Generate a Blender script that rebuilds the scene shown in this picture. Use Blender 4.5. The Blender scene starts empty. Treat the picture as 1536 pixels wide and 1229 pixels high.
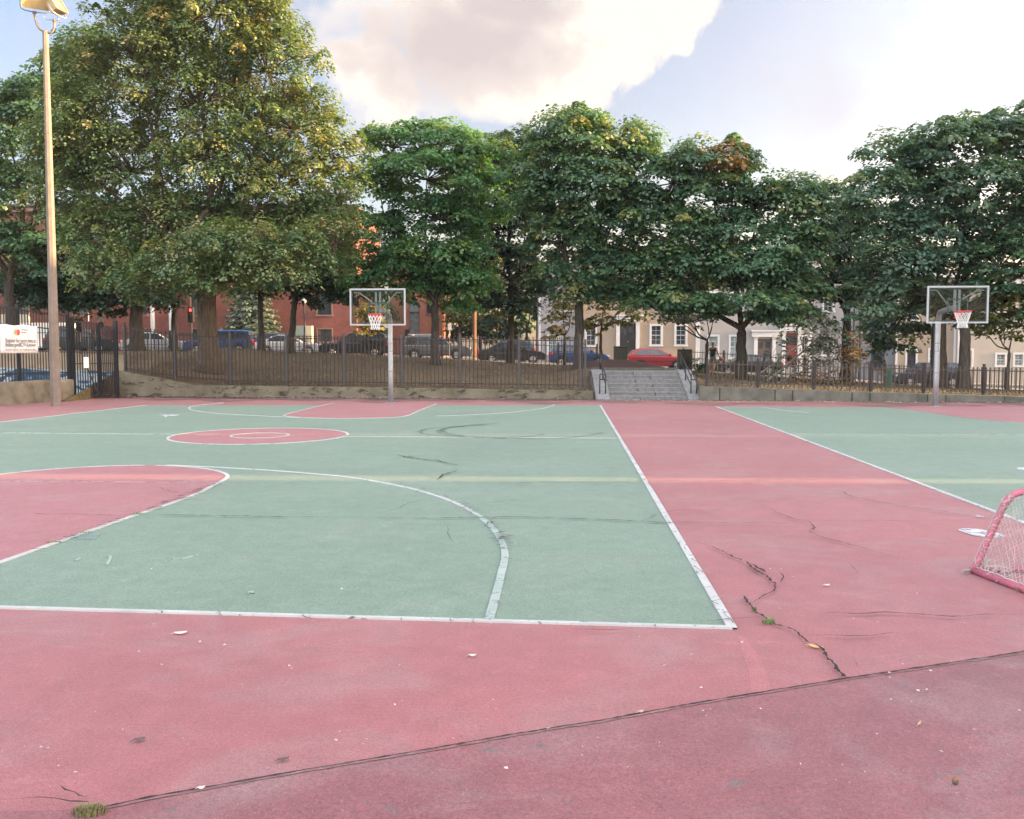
import bpy, bmesh, math, random
import numpy as np
from mathutils import Vector, Matrix, Euler
from mathutils.geometry import tessellate_polygon

random.seed(7)
RNG = np.random.default_rng(11)
scene = bpy.context.scene
COL = scene.collection

# ---------------------------------------------------------------- camera
F = 1340.0
CAM_H = 1.74
PITCH = math.atan(86.5 / F)
cam_data = bpy.data.cameras.new("camera")
cam_data.sensor_width = 36.0
cam_data.lens = F / 1536.0 * 36.0
cam_data.clip_end = 5000
cam = bpy.data.objects.new("camera", cam_data)
COL.objects.link(cam)
cam.location = (0, 0, CAM_H)
cam.rotation_euler = (math.radians(90) - PITCH, 0, 0)
scene.camera = cam
CP, SP = math.cos(PITCH), math.sin(PITCH)

def ray(px, py):
    a = (px - 768.0) / F
    b = (614.5 - py) / F
    return Vector((a, CP + b * SP, -SP + b * CP))

def G(px, py, z=0.0):
    d = ray(px, py)
    t = (z - CAM_H) / d.z
    return Vector((d.x * t, d.y * t, z))

def V(px, py, Y):
    d = ray(px, py)
    t = Y / d.y
    return Vector((d.x * t, Y, CAM_H + d.z * t))

AXIS = math.radians(3.54)
AX = Vector((math.sin(AXIS), math.cos(AXIS), 0))
BX = Vector((math.cos(AXIS), -math.sin(AXIS), 0))

# ---------------------------------------------------------------- node helpers
def new_mat(name):
    m = bpy.data.materials.new(name)
    m.use_nodes = True
    nt = m.node_tree
    for n in list(nt.nodes):
        nt.nodes.remove(n)
    out = nt.nodes.new("ShaderNodeOutputMaterial")
    return m, nt, out

def N(nt, typ, **kw):
    n = nt.nodes.new(typ)
    for k, v in kw.items():
        if k.startswith("i_"):
            n.inputs[k[2:].replace("_", " ")].default_value = v
        else:
            setattr(n, k, v)
    return n

def rgb(c):
    return (c[0], c[1], c[2], 1.0)

def ramp(nt, src, stops):
    r = nt.nodes.new("ShaderNodeValToRGB")
    els = r.color_ramp.elements
    while len(els) > 1:
        els.remove(els[-1])
    els[0].position = stops[0][0]
    els[0].color = stops[0][1] if len(stops[0][1]) == 4 else rgb(stops[0][1])
    for p, c in stops[1:]:
        e = els.new(p)
        e.color = c if len(c) == 4 else rgb(c)
    nt.links.new(src, r.inputs["Fac"])
    return r.outputs["Color"]

def mixc(nt, fac, a, b, mode="MIX"):
    n = nt.nodes.new("ShaderNodeMix")
    n.data_type = "RGBA"
    n.blend_type = mode
    if isinstance(fac, (int, float)):
        n.inputs[0].default_value = fac
    else:
        nt.links.new(fac, n.inputs[0])
    for idx, v in ((6, a), (7, b)):
        if isinstance(v, (tuple, list)):
            n.inputs[idx].default_value = rgb(v)
        else:
            nt.links.new(v, n.inputs[idx])
    return n.outputs[2]

def mathn(nt, op, a, b=None, clamp=False):
    n = nt.nodes.new("ShaderNodeMath")
    n.operation = op
    n.use_clamp = clamp
    for i, v in enumerate((a, b)):
        if v is None:
            continue
        if isinstance(v, (int, float)):
            n.inputs[i].default_value = v
        else:
            nt.links.new(v, n.inputs[i])
    return n.outputs[0]

def coords(nt, scale=None):
    tc = nt.nodes.new("ShaderNodeTexCoord")
    if scale is None:
        return tc.outputs["Object"]
    mp = nt.nodes.new("ShaderNodeMapping")
    mp.inputs["Scale"].default_value = scale
    nt.links.new(tc.outputs["Object"], mp.inputs["Vector"])
    return mp.outputs["Vector"]

def noise(nt, vec, scale, detail=4, rough=0.55, dist=0.0):
    n = nt.nodes.new("ShaderNodeTexNoise")
    n.inputs["Scale"].default_value = scale
    n.inputs["Detail"].default_value = detail
    n.inputs["Roughness"].default_value = rough
    n.inputs["Distortion"].default_value = dist
    nt.links.new(vec, n.inputs["Vector"])
    return n.outputs["Fac"]

def bump(nt, h, strength=0.3, dist=0.02):
    b = nt.nodes.new("ShaderNodeBump")
    b.inputs["Strength"].default_value = strength
    b.inputs["Distance"].default_value = dist
    nt.links.new(h, b.inputs["Height"])
    return b.outputs["Normal"]

def bsdf(nt, out, col, rough=0.6, metal=0.0, normal=None, spec=0.5):
    p = nt.nodes.new("ShaderNodeBsdfPrincipled")
    if isinstance(col, (tuple, list)):
        p.inputs["Base Color"].default_value = rgb(col)
    else:
        nt.links.new(col, p.inputs["Base Color"])
    if isinstance(rough, (int, float)):
        p.inputs["Roughness"].default_value = rough
    else:
        nt.links.new(rough, p.inputs["Roughness"])
    p.inputs["Metallic"].default_value = metal
    p.inputs["Specular IOR Level"].default_value = spec
    if normal is not None:
        nt.links.new(normal, p.inputs["Normal"])
    if out is not None:
        nt.links.new(p.outputs[0], out.inputs["Surface"])
    return p

def simple(name, col, rough=0.6, metal=0.0, var=0.25, scale=3.0, bmp=0.0, spec=0.5, col2=None):
    m, nt, out = new_mat(name)
    v = coords(nt)
    n1 = noise(nt, v, scale, 5)
    dark = tuple(c * (1 - var) for c in col) if col2 is None else col2
    lite = tuple(min(1, c * (1 + var * 0.6)) for c in col)
    c = ramp(nt, n1, [(0.3, dark), (0.7, lite)])
    nrm = bump(nt, noise(nt, v, scale * 12, 3), bmp, 0.01) if bmp > 0 else None
    bsdf(nt, out, c, rough, metal, nrm, spec)
    return m

# ---------------------------------------------------------------- materials
MT = {}

def court_mat(name, base, dark, worn, wornamt=0.5, blot=None):
    m, nt, out = new_mat(name)
    v = coords(nt)
    big = noise(nt, v, 0.35, 5, 0.6, 0.4)
    c = ramp(nt, big, [(0.32, dark), (0.6, base)])
    stre = noise(nt, coords(nt, (0.9, 1.25, 1)), 0.9, 8, 0.68, 0.9)
    wf = ramp(nt, stre, [(0.48, (0, 0, 0)), (0.70, (wornamt,) * 3)])
    c = mixc(nt, wf, c, worn)
    sw = noise(nt, v, 2.4, 7, 0.7, 1.6)
    c = mixc(nt, ramp(nt, sw, [(0.58, (0, 0, 0)), (0.70, (0.5,) * 3)]), c, tuple(min(.6, x * 1.12 + .03) for x in base))
    ag = noise(nt, v, 46.0, 4, 0.75)
    agg = ramp(nt, ag, [(0.34, (0.80, 0.82, 0.83)), (0.5, (1.0, 1.0, 1.0)), (0.68, (1.16, 1.17, 1.18))])
    c = mixc(nt, 1.0, c, agg, "MULTIPLY")
    midn = noise(nt, v, 5.0, 5, 0.6)
    mv = ramp(nt, midn, [(0.3, (0.9, 0.9, 0.9)), (0.7, (1.08, 1.08, 1.08))])
    c = mixc(nt, 1.0, c, mv, "MULTIPLY")
    if blot is not None:
        bl = noise(nt, coords(nt, (0.8, 1.2, 1)), 3.4, 4, 0.6, 0.5)
        bf = ramp(nt, bl, [(0.655, (0, 0, 0)), (0.70, (0.8,) * 3)])
        c = mixc(nt, bf, c, blot)
    gr = noise(nt, v, 140.0, 2, 0.7)
    gv = ramp(nt, gr, [(0.35, (0.74, 0.74, 0.74)), (0.5, (1.0, 1.0, 1.0)), (0.66, (1.3, 1.28, 1.28))])
    c = mixc(nt, 1.0, c, gv, "MULTIPLY")
    vo = nt.nodes.new("ShaderNodeTexVoronoi")
    vo.inputs["Scale"].default_value = 26.0
    nt.links.new(v, vo.inputs["Vector"])
    spk = ramp(nt, vo.outputs["Distance"], [(0.03, (0.75,) * 3), (0.085, (0, 0, 0))])
    gate = ramp(nt, noise(nt, v, 7.3, 2), [(0.53, (0, 0, 0)), (0.60, (1, 1, 1))])
    spk = mixc(nt, 1.0, spk, gate, "MULTIPLY")
    c = mixc(nt, spk, c, (0.62, 0.52, 0.50))
    nrm = bump(nt, gr, 0.35, 0.004)
    p = bsdf(nt, out, c, 0.6, 0, nrm, 0.55)
    p.inputs["Sheen Weight"].default_value = 0.06
    p.inputs["Sheen Roughness"].default_value = 0.45
    return m

MT["red"] = court_mat("court_red_paint", (0.322, 0.114, 0.121), (0.275, 0.098, 0.105), (0.295, 0.18, 0.177), 0.7)
MT["red2"] = court_mat("apron_red_paint", (0.245, 0.088, 0.096), (0.19, 0.07, 0.078), (0.255, 0.155, 0.152), 0.8, (0.14, 0.105, 0.105))
MT["keyred"] = court_mat("key_red_paint", (0.33, 0.124, 0.135), (0.295, 0.112, 0.123), (0.32, 0.195, 0.195), 0.5)
MT["green"] = court_mat("court_green_paint", (0.160, 0.233, 0.177), (0.145, 0.208, 0.158), (0.208, 0.248, 0.20), 0.6)

def line_mat(name, col, hole):
    m, nt, out = new_mat(name)
    v = coords(nt)
    n1 = noise(nt, v, 9.0, 8, 0.75, 0.8)
    f = ramp(nt, n1, [(hole, (1, 1, 1)), (hole + 0.06, (0.12,) * 3)])
    c = ramp(nt, noise(nt, v, 3.0, 4), [(0.3, tuple(x * 0.8 for x in col)), (0.7, col)])
    p = bsdf(nt, None, c, 0.75, 0, bump(nt, noise(nt, v, 120, 2), 0.3, 0.004), 0.3)
    tr = N(nt, "ShaderNodeBsdfTransparent")
    mx = N(nt, "ShaderNodeMixShader")
    nt.links.new(f, mx.inputs[0])
    nt.links.new(tr.outputs[0], mx.inputs[1])
    nt.links.new(p.outputs[0], mx.inputs[2])
    nt.links.new(mx.outputs[0], out.inputs["Surface"])
    return m

MT["line"] = line_mat("white_line_paint", (0.50, 0.505, 0.495), 0.57)
MT["line_worn"] = line_mat("worn_line_paint", (0.37, 0.44, 0.405), 0.55)
MT["line_pink"] = line_mat("old_pink_line_paint", (0.5, 0.3, 0.31), 0.5)
MT["smear"] = line_mat("spilled_white_paint", (0.58, 0.60, 0.64), 0.51)
MT["chalk"] = line_mat("chalk_scribble", (0.36, 0.42, 0.385), 0.52)
MT["skid"] = line_mat("rubber_skid_mark", (0.13, 0.185, 0.142), 0.44)
MT["crack"] = simple("dark_crack", (0.035, 0.024, 0.024), 0.95, var=0.5, scale=20)
MT["concrete"] = simple("mossy_concrete", (0.20, 0.175, 0.135), 0.9, var=0.35, scale=2.0, bmp=0.5, col2=(0.10, 0.085, 0.06))
MT["conc2"] = simple("plain_concrete", (0.155, 0.145, 0.12), 0.9, var=0.4, scale=2.5, bmp=0.4)
MT["granite"] = simple("grey_granite", (0.205, 0.20, 0.20), 0.8, var=0.3, scale=9, bmp=0.3)
MT["pillar"] = simple("dark_granite", (0.10, 0.095, 0.08), 0.85, var=0.3, scale=6, bmp=0.3)
MT["iron"] = simple("brown_black_iron", (0.032, 0.023, 0.023), 0.55, var=0.3, scale=6)
MT["ironpost"] = simple("grey_iron_post", (0.065, 0.053, 0.055), 0.55, var=0.2, scale=6)
MT["sunlitfence"] = simple("sunlit_brown_iron", (0.075, 0.054, 0.044), 0.6, var=0.35, scale=5)  # lighter copy of the iron, with sunlight on the pickets put into the colour
MT["black"] = simple("black_iron", (0.018, 0.018, 0.022), 0.45, var=0.2)
MT["galv"] = simple("galvanised_steel", (0.42, 0.44, 0.47), 0.42, 0.55, var=0.15, scale=7, spec=0.5)
MT["whitemetal"] = simple("white_enamel", (0.42, 0.42, 0.43), 0.4, var=0.08)
MT["rim"] = simple("orange_red_enamel", (0.62, 0.06, 0.04), 0.4, var=0.15)
MT["netg"] = simple("weathered_goal_cord", (0.50, 0.44, 0.43), 0.85, var=0.35, scale=9)
MT["netw"] = simple("white_cord", (0.75, 0.74, 0.72), 0.8, var=0.1)
MT["netd"] = simple("grey_cord", (0.42, 0.36, 0.35), 0.85, var=0.35, scale=8)
MT["pinkpipe"] = simple("faded_red_pipe", (0.47, 0.13, 0.19), 0.5, var=0.2, scale=22, bmp=0.1, col2=(0.36, 0.095, 0.14))
MT["polewood"] = simple("weathered_concrete_pole", (0.21, 0.165, 0.135), 0.85, var=0.2, scale=5, bmp=0.4)
MT["gold"] = simple("sunlit_gold_aluminium", (0.46, 0.36, 0.22), 0.45, 0.3, var=0.2)  # aluminium with the golden sunlight put into its colour
MT["lampglass"] = simple("sunlit_amber_glass", (0.5, 0.34, 0.16), 0.25, var=0.2)  # warm tone of reflected sun put into the lens colour
MT["bark"] = None
MT["asphalt"] = simple("street_asphalt", (0.055, 0.055, 0.058), 0.9, var=0.2, scale=2)
MT["walk"] = simple("sidewalk_concrete", (0.25, 0.24, 0.22), 0.9, var=0.15, scale=1.5)
MT["kerb"] = simple("granite_kerb", (0.30, 0.29, 0.28), 0.85, var=0.2)
MT["mulch"] = simple("bark_mulch", (0.105, 0.05, 0.036), 0.95, var=0.45, scale=18, bmp=0.9)
MT["trim"] = simple("white_trim", (0.52, 0.52, 0.53), 0.55, var=0.06)
MT["glassdark"] = simple("window_glass", (0.035, 0.045, 0.055), 0.12, var=0.6, scale=1.5, spec=0.7)
MT["glasspale"] = simple("pale_window_glass", (0.20, 0.25, 0.26), 0.2, var=0.4, scale=2, spec=0.6)
MT["doordark"] = simple("dark_door", (0.02, 0.018, 0.022), 0.45, var=0.3)
MT["doorbrown"] = simple("brown_door", (0.12, 0.075, 0.07), 0.5, var=0.2)
MT["doorred"] = simple("red_door", (0.20, 0.04, 0.035), 0.5, var=0.2)
MT["roof"] = simple("roof_slate", (0.07, 0.065, 0.065), 0.9, var=0.25, scale=4)
MT["stone"] = simple("pale_stone", (0.52, 0.46, 0.36), 0.85, var=0.15, scale=2)
MT["sillstone"] = simple("brownstone", (0.20, 0.12, 0.11), 0.85, var=0.15, scale=3)
MT["binwhite"] = simple("white_board", (0.75, 0.75, 0.75), 0.5, var=0.05)
MT["bingreen"] = simple("green_plastic", (0.02, 0.085, 0.06), 0.5, var=0.2)
MT["tyre"] = simple("tyre_rubber", (0.015, 0.015, 0.016), 0.85, var=0.2)
MT["rimmetal"] = simple("wheel_alloy", (0.4, 0.4, 0.42), 0.35, 0.7, var=0.15)
MT["headlamp"] = simple("headlamp_lens", (0.6, 0.62, 0.64), 0.15, var=0.1)
MT["taillamp"] = simple("taillamp_lens", (0.4, 0.02, 0.02), 0.25, var=0.1)
MT["skin"] = simple("tanned_skin", (0.40, 0.21, 0.15), 0.6, var=0.1, scale=6)
MT["weed"] = simple("weed_green", (0.15, 0.25, 0.07), 0.7, var=0.4, scale=30)
MT["weeddry"] = simple("weed_dry_green", (0.21, 0.20, 0.085), 0.7, var=0.5, scale=30)
MT["drygrass"] = simple("dry_grass", (0.13, 0.105, 0.055), 0.85, var=0.5, scale=2.0, col2=(0.085, 0.07, 0.036))
MT["leafyellow"] = simple("yellow_leaf", (0.62, 0.40, 0.13), 0.7, var=0.2, scale=20)
MT["leaftan"] = simple("dry_leaf_tan", (0.48, 0.36, 0.27), 0.8, var=0.35, scale=0.9)
MT["leafpale"] = simple("bleached_leaf", (0.62, 0.54, 0.48), 0.8, var=0.3, scale=20)
MT["leafdark"] = simple("dark_leaf", (0.13, 0.09, 0.085), 0.8, var=0.3, scale=20)
MT["nut"] = simple("brown_acorn", (0.25, 0.12, 0.06), 0.5, var=0.4, scale=40)

def bark_mat(name, a, b):
    m, nt, out = new_mat(name)
    v = coords(nt, (9, 9, 1.6))
    n1 = noise(nt, v, 1.6, 8, 0.7, 0.5)
    c = ramp(nt, n1, [(0.32, a), (0.68, b)])
    bsdf(nt, out, c, 0.95, 0, bump(nt, n1, 0.9, 0.05), 0.2)
    return m
MT["bark"] = bark_mat("maple_bark", (0.03, 0.024, 0.02), (0.115, 0.092, 0.075))
MT["barkelm"] = bark_mat("elm_bark", (0.045, 0.034, 0.025), (0.17, 0.13, 0.095))
MT["deadwood"] = bark_mat("dead_branch_bark", (0.10, 0.085, 0.075), (0.27, 0.24, 0.22))

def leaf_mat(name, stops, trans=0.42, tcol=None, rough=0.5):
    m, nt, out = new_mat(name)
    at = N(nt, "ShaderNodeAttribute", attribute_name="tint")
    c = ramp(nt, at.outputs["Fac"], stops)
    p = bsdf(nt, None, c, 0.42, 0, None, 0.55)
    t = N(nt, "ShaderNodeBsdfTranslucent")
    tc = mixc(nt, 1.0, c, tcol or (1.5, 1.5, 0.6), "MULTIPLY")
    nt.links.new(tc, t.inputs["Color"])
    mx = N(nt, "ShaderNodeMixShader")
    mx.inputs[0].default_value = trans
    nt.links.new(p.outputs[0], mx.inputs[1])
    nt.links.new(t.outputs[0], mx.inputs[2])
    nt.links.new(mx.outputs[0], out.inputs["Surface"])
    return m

MT["leaf_maple"] = leaf_mat("maple_leaves", [(0.0, (0.042, 0.094, 0.061)), (0.5, (0.079, 0.164, 0.094)), (0.9, (0.145, 0.232, 0.106)), (1.0, (0.281, 0.280, 0.106))])
MT["leaf_bright"] = leaf_mat("bright_maple_leaves", [(0.0, (0.045, 0.113, 0.055)), (0.5, (0.091, 0.219, 0.090)), (0.9, (0.161, 0.282, 0.100)), (1.0, (0.282, 0.326, 0.100))])
MT["leaf_blue"] = leaf_mat("blue_green_maple_leaves", [(0.0, (0.050, 0.101, 0.083)), (0.5, (0.095, 0.174, 0.121)), (0.9, (0.170, 0.246, 0.146)), (1.0, (0.300, 0.295, 0.146))])
MT["leaf_elm"] = leaf_mat("elm_leaves", [(0.0, (0.046, 0.100, 0.048)), (0.45, (0.107, 0.170, 0.069)), (0.85, (0.216, 0.249, 0.103)), (1.0, (0.382, 0.302, 0.140))], 0.3)
MT["leaf_dark"] = leaf_mat("dark_understorey_leaves", [(0.0, (0.023, 0.053, 0.041)), (0.5, (0.046, 0.093, 0.064)), (1.0, (0.101, 0.147, 0.079))])
MT["leaf_yellow"] = leaf_mat("yellow_green_leaves", [(0.0, (0.070, 0.095, 0.025)), (0.5, (0.190, 0.180, 0.045)), (1.0, (0.360, 0.260, 0.070))], 0.45)
MT["leaf_orange"] = leaf_mat("orange_leaves", [(0.0, (0.160, 0.090, 0.035)), (0.5, (0.300, 0.160, 0.055)), (1.0, (0.340, 0.220, 0.090))], 0.3)
MT["leaf_dead"] = leaf_mat("dead_grey_leaves", [(0.0, (0.075, 0.085, 0.060)), (0.5, (0.160, 0.155, 0.120)), (1.0, (0.300, 0.280, 0.250))], 0.2)
MT["leaf_spruce"] = leaf_mat("blue_spruce_needles", [(0.0, (0.050, 0.085, 0.075)), (0.5, (0.100, 0.150, 0.125)), (1.0, (0.200, 0.240, 0.150))], 0.15)

def ground_mat():
    m, nt, out = new_mat("dry_park_lawn")
    v = coords(nt)
    n1 = noise(nt, v, 0.45, 6, 0.65, 0.5)
    c = ramp(nt, n1, [(0.30, (0.075, 0.048, 0.034)), (0.5, (0.165, 0.113, 0.074)), (0.66, (0.12, 0.105, 0.05))])
    n2 = noise(nt, v, 9.0, 4, 0.7)
    c = mixc(nt, 1.0, c, ramp(nt, n2, [(0.3, (0.6, 0.6, 0.6)), (0.7, (1.35, 1.3, 1.25))]), "MULTIPLY")
    bsdf(nt, out, c, 0.95, 0, bump(nt, n2, 0.8, 0.05), 0.2)
    return m
MT["lawn"] = ground_mat()

def brick_mat(name, a, b, mortar):
    m, nt, out = new_mat(name)
    tc = nt.nodes.new("ShaderNodeTexCoord")
    sep = nt.nodes.new("ShaderNodeSeparateXYZ")
    nt.links.new(tc.outputs["Object"], sep.inputs[0])
    s = mathn(nt, "ADD", sep.outputs[0], sep.outputs[1])
    cmb = nt.nodes.new("ShaderNodeCombineXYZ")
    nt.links.new(s, cmb.inputs[0])
    nt.links.new(sep.outputs[2], cmb.inputs[1])
    br = nt.nodes.new("ShaderNodeTexBrick")
    br.inputs["Scale"].default_value = 2.3
    br.inputs["Mortar Size"].default_value = 0.012
    br.inputs["Color1"].default_value = rgb(a)
    br.inputs["Color2"].default_value = rgb(b)
    br.inputs["Mortar"].default_value = rgb(mortar)
    nt.links.new(cmb.outputs[0], br.inputs["Vector"])
    n = noise(nt, tc.outputs["Object"], 0.7, 4)
    c = mixc(nt, 1.0, br.outputs["Color"], ramp(nt, n, [(0.3, (0.82,) * 3), (0.7, (1.12,) * 3)]), "MULTIPLY")
    bsdf(nt, out, c, 0.9, 0, bump(nt, br.outputs["Fac"], -0.4, 0.01), 0.2)
    return m
MT["brick"] = brick_mat("red_brick", (0.175, 0.06, 0.05), (0.21, 0.074, 0.06), (0.20, 0.115, 0.10))
MT["brick2"] = brick_mat("salmon_brick", (0.36, 0.145, 0.10), (0.42, 0.17, 0.115), (0.40, 0.24, 0.2))

def clap_mat(name, col):
    m, nt, out = new_mat(name)
    tc = nt.nodes.new("ShaderNodeTexCoord")
    w = nt.nodes.new("ShaderNodeTexWave")
    w.wave_type = "BANDS"
    w.bands_direction = "Z"
    w.wave_profile = "SAW"
    w.inputs["Scale"].default_value = 1.35
    nt.links.new(tc.outputs["Object"], w.inputs["Vector"])
    n = noise(nt, tc.outputs["Object"], 1.5, 4)
    c = ramp(nt, n, [(0.3, tuple(x * 0.9 for x in col)), (0.7, col)])
    bsdf(nt, out, c, 0.7, 0, bump(nt, w.outputs["Fac"], -1.0, 0.12), 0.3)
    return m
MT["tan"] = clap_mat("tan_clapboard", (0.31, 0.245, 0.19))
MT["greyclap"] = clap_mat("light_grey_clapboard", (0.31, 0.295, 0.285))
MT["lav"] = clap_mat("lavender_grey_clapboard", (0.29, 0.275, 0.29))
MT["bluegrey"] = clap_mat("blue_grey_clapboard", (0.155, 0.165, 0.20))
MT["cream"] = clap_mat("cream_clapboard", (0.36, 0.33, 0.295))

def wave_mural():
    m, nt, out = new_mat("wave_mural_paint")
    v = coords(nt, (1, 1, 2.6))
    n = noise(nt, v, 0.9, 3, 0.5, 1.6)
    c = ramp(nt, n, [(0.36, (0.018, 0.05, 0.10)), (0.44, (0.035, 0.095, 0.17)), (0.5, (0.40, 0.43, 0.46)), (0.6, (0.32, 0.38, 0.42)), (0.66, (0.04, 0.10, 0.18))])
    bsdf(nt, out, c, 0.8)
    return m
MT["mural"] = wave_mural()

def clear_glass():
    m, nt, out = new_mat("clear_acrylic")
    tr = N(nt, "ShaderNodeBsdfTransparent")
    tr.inputs[0].default_value = (0.78, 0.81, 0.80, 1)
    gl = N(nt, "ShaderNodeBsdfGlossy")
    gl.inputs["Roughness"].default_value = 0.12
    gl.inputs["Color"].default_value = (0.8, 0.8, 0.8, 1)
    fr = N(nt, "ShaderNodeFresnel")
    mx = N(nt, "ShaderNodeMixShader")
    nt.links.new(mathn(nt, "MULTIPLY", fr.outputs[0], 0.22), mx.inputs[0])
    nt.links.new(tr.outputs[0], mx.inputs[1])
    nt.links.new(gl.outputs[0], mx.inputs[2])
    nt.links.new(mx.outputs[0], out.inputs["Surface"])
    return m
MT["acrylic"] = clear_glass()

def paint(name, col):
    m, nt, out = new_mat(name)
    v = coords(nt)
    c = ramp(nt, noise(nt, v, 2.0, 3), [(0.3, tuple(x * 0.85 for x in col)), (0.7, col)])
    p = bsdf(nt, out, c, 0.3, 0.0, None, 0.5)
    p.inputs["Coat Weight"].default_value = 0.25
    p.inputs["Coat Roughness"].default_value = 0.08
    return m

# ---------------------------------------------------------------- object helpers
def tag(o, label=None, cat=None, group=None, kind=None):
    if label: o["label"] = label
    if cat: o["category"] = cat
    if group: o["group"] = group
    if kind: o["kind"] = kind
    return o

def empty(name, loc, rz=0.0, label=None, cat=None, group=None):
    o = bpy.data.objects.new(name, None)
    o.empty_display_size = 0.3
    COL.objects.link(o)
    o.location = loc
    o.rotation_euler = (0, 0, rz)
    return tag(o, label, cat, group)

def copy_tree(o, parent=None):
    c = o.copy()
    COL.objects.link(c)
    if parent is not None:
        c.parent = parent
    for ch in list(o.children):
        copy_tree(ch, c)
    return c

class MB:
    """collects geometry, links it as one mesh object"""
    def __init__(self):
        self.v, self.f = [], []
    def add(self, vs, fs):
        b = len(self.v)
        self.v.extend([tuple(x) for x in vs])
        self.f.extend([tuple(i + b for i in f) for f in fs])
    def box(self, lo, hi, m=None):
        x0, y0, z0 = lo; x1, y1, z1 = hi
        vs = [(x0, y0, z0), (x1, y0, z0), (x1, y1, z0), (x0, y1, z0), (x0, y0, z1), (x1, y0, z1), (x1, y1, z1), (x0, y1, z1)]
        if m is not None:
            vs = [m @ Vector(p) for p in vs]
        self.add(vs, [(0, 3, 2, 1), (4, 5, 6, 7), (0, 1, 5, 4), (1, 2, 6, 5), (2, 3, 7, 6), (3, 0, 4, 7)])
    def cbox(self, c, s, m=None):
        self.box((c[0] - s[0] / 2, c[1] - s[1] / 2, c[2] - s[2] / 2), (c[0] + s[0] / 2, c[1] + s[1] / 2, c[2] + s[2] / 2), m)
    def bar(self, a, b, w, h=None):
        a, b = Vector(a), Vector(b)
        h = h or w
        d = (b - a)
        L = d.length
        if L < 1e-6: return
        d.normalize()
        up = Vector((0, 0, 1)) if abs(d.z) < 0.95 else Vector((0, 1, 0))
        s = d.cross(up).normalized() * (w / 2)
        u = s.cross(d).normalized() * (h / 2)
        vs = [a - s - u, a + s - u, a + s + u, a - s + u, b - s - u, b + s - u, b + s + u, b - s + u]
        self.add(vs, [(0, 1, 2, 3), (7, 6, 5, 4), (0, 4, 5, 1), (1, 5, 6, 2), (2, 6, 7, 3), (3, 7, 4, 0)])
    def tube(self, pts, r, n=8, closed=False, cap=True):
        pts = [Vector(p) for p in pts]
        k = len(pts)
        rs = r if isinstance(r, (list, tuple)) else [r] * k
        rings = []
        prev = None
        for i, p in enumerate(pts):
            if closed:
                d = pts[(i + 1) % k] - pts[i - 1]
            else:
                d = pts[min(i + 1, k - 1)] - pts[max(i - 1, 0)]
            if d.length < 1e-9: d = Vector((0, 0, 1))
            d.normalize()
            if prev is None:
                up = Vector((0, 0, 1)) if abs(d.z) < 0.9 else Vector((1, 0, 0))
                s = d.cross(up).normalized()
            else:
                s = prev - d * prev.dot(d)
                if s.length < 1e-6: s = d.orthogonal()
                s.normalize()
            prev = s
            t = d.cross(s)
            rings.append([p + (s * math.cos(2 * math.pi * j / n) + t * math.sin(2 * math.pi * j / n)) * rs[i] for j in range(n)])
        vs = [q for ring in rings for q in ring]
        fs = []
        m = k if closed else k - 1
        for i in range(m):
            a, b = i * n, ((i + 1) % k) * n
            for j in range(n):
                j2 = (j + 1) % n
                fs.append((a + j, a + j2, b + j2, b + j))
        if cap and not closed:
            fs.append(tuple(range(n - 1, -1, -1)))
            fs.append(tuple((k - 1) * n + j for j in range(n)))
        self.add(vs, fs)
    def prism(self, prof, axis_a, axis_b, origin, extr):
        """profile (a,b) list extruded along vector extr"""
        o, A, B, E = Vector(origin), Vector(axis_a), Vector(axis_b), Vector(extr)
        n = len(prof)
        v0 = [o + A * p[0] + B * p[1] for p in prof]
        v1 = [p + E for p in v0]
        fs = [tuple(range(n)), tuple(range(2 * n - 1, n - 1, -1))]
        for i in range(n):
            j = (i + 1) % n
            fs.append((i, i + n, j + n, j))
        self.add(v0 + v1, fs)
    def build(self, name, mat, parent=None, smooth=False, world=False, bevel=0.0, fix=True):
        me = bpy.data.meshes.new(name)
        off = Vector((0, 0, 0))
        if parent is not None and world:
            q = parent
            while q is not None:
                off += q.location
                q = q.parent
        me.from_pydata([(p[0] - off.x, p[1] - off.y, p[2] - off.z) for p in self.v], [], self.f)
        if fix:
            bm = bmesh.new(); bm.from_mesh(me)
            bmesh.ops.recalc_face_normals(bm, faces=bm.faces)
            bm.to_mesh(me); bm.free()
        if smooth:
            me.polygons.foreach_set("use_smooth", [True] * len(me.polygons))
        me.update()
        o = bpy.data.objects.new(name, me)
        COL.objects.link(o)
        if mat is not None:
            me.materials.append(mat)
        if parent is not None:
            o.parent = parent
        if bevel > 0:
            b = o.modifiers.new("bevel", "BEVEL")
            b.width = bevel; b.segments = 2; b.limit_method = "ANGLE"
        return o

def lerp(a, b, t): return a + (b - a) * t
def interp(x, tab):
    if x <= tab[0][0]: return tab[0][1]
    for (x0, y0), (x1, y1) in zip(tab, tab[1:]):
        if x <= x1:
            return y0 + (y1 - y0) * (x - x0) / (x1 - x0)
    return tab[-1][1]

def catmull(pts, n=8):
    out = []
    k = len(pts)
    for i in range(k - 1):
        p0, p1, p2, p3 = pts[max(i - 1, 0)], pts[i], pts[i + 1], pts[min(i + 2, k - 1)]
        for j in range(n):
            t = j / n
            out.append(0.5 * ((2 * p1) + (-p0 + p2) * t + (2 * p0 - 5 * p1 + 4 * p2 - p3) * t * t + (-p0 + 3 * p1 - 3 * p2 + p3) * t ** 3))
    out.append(pts[-1])
    return out

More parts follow.
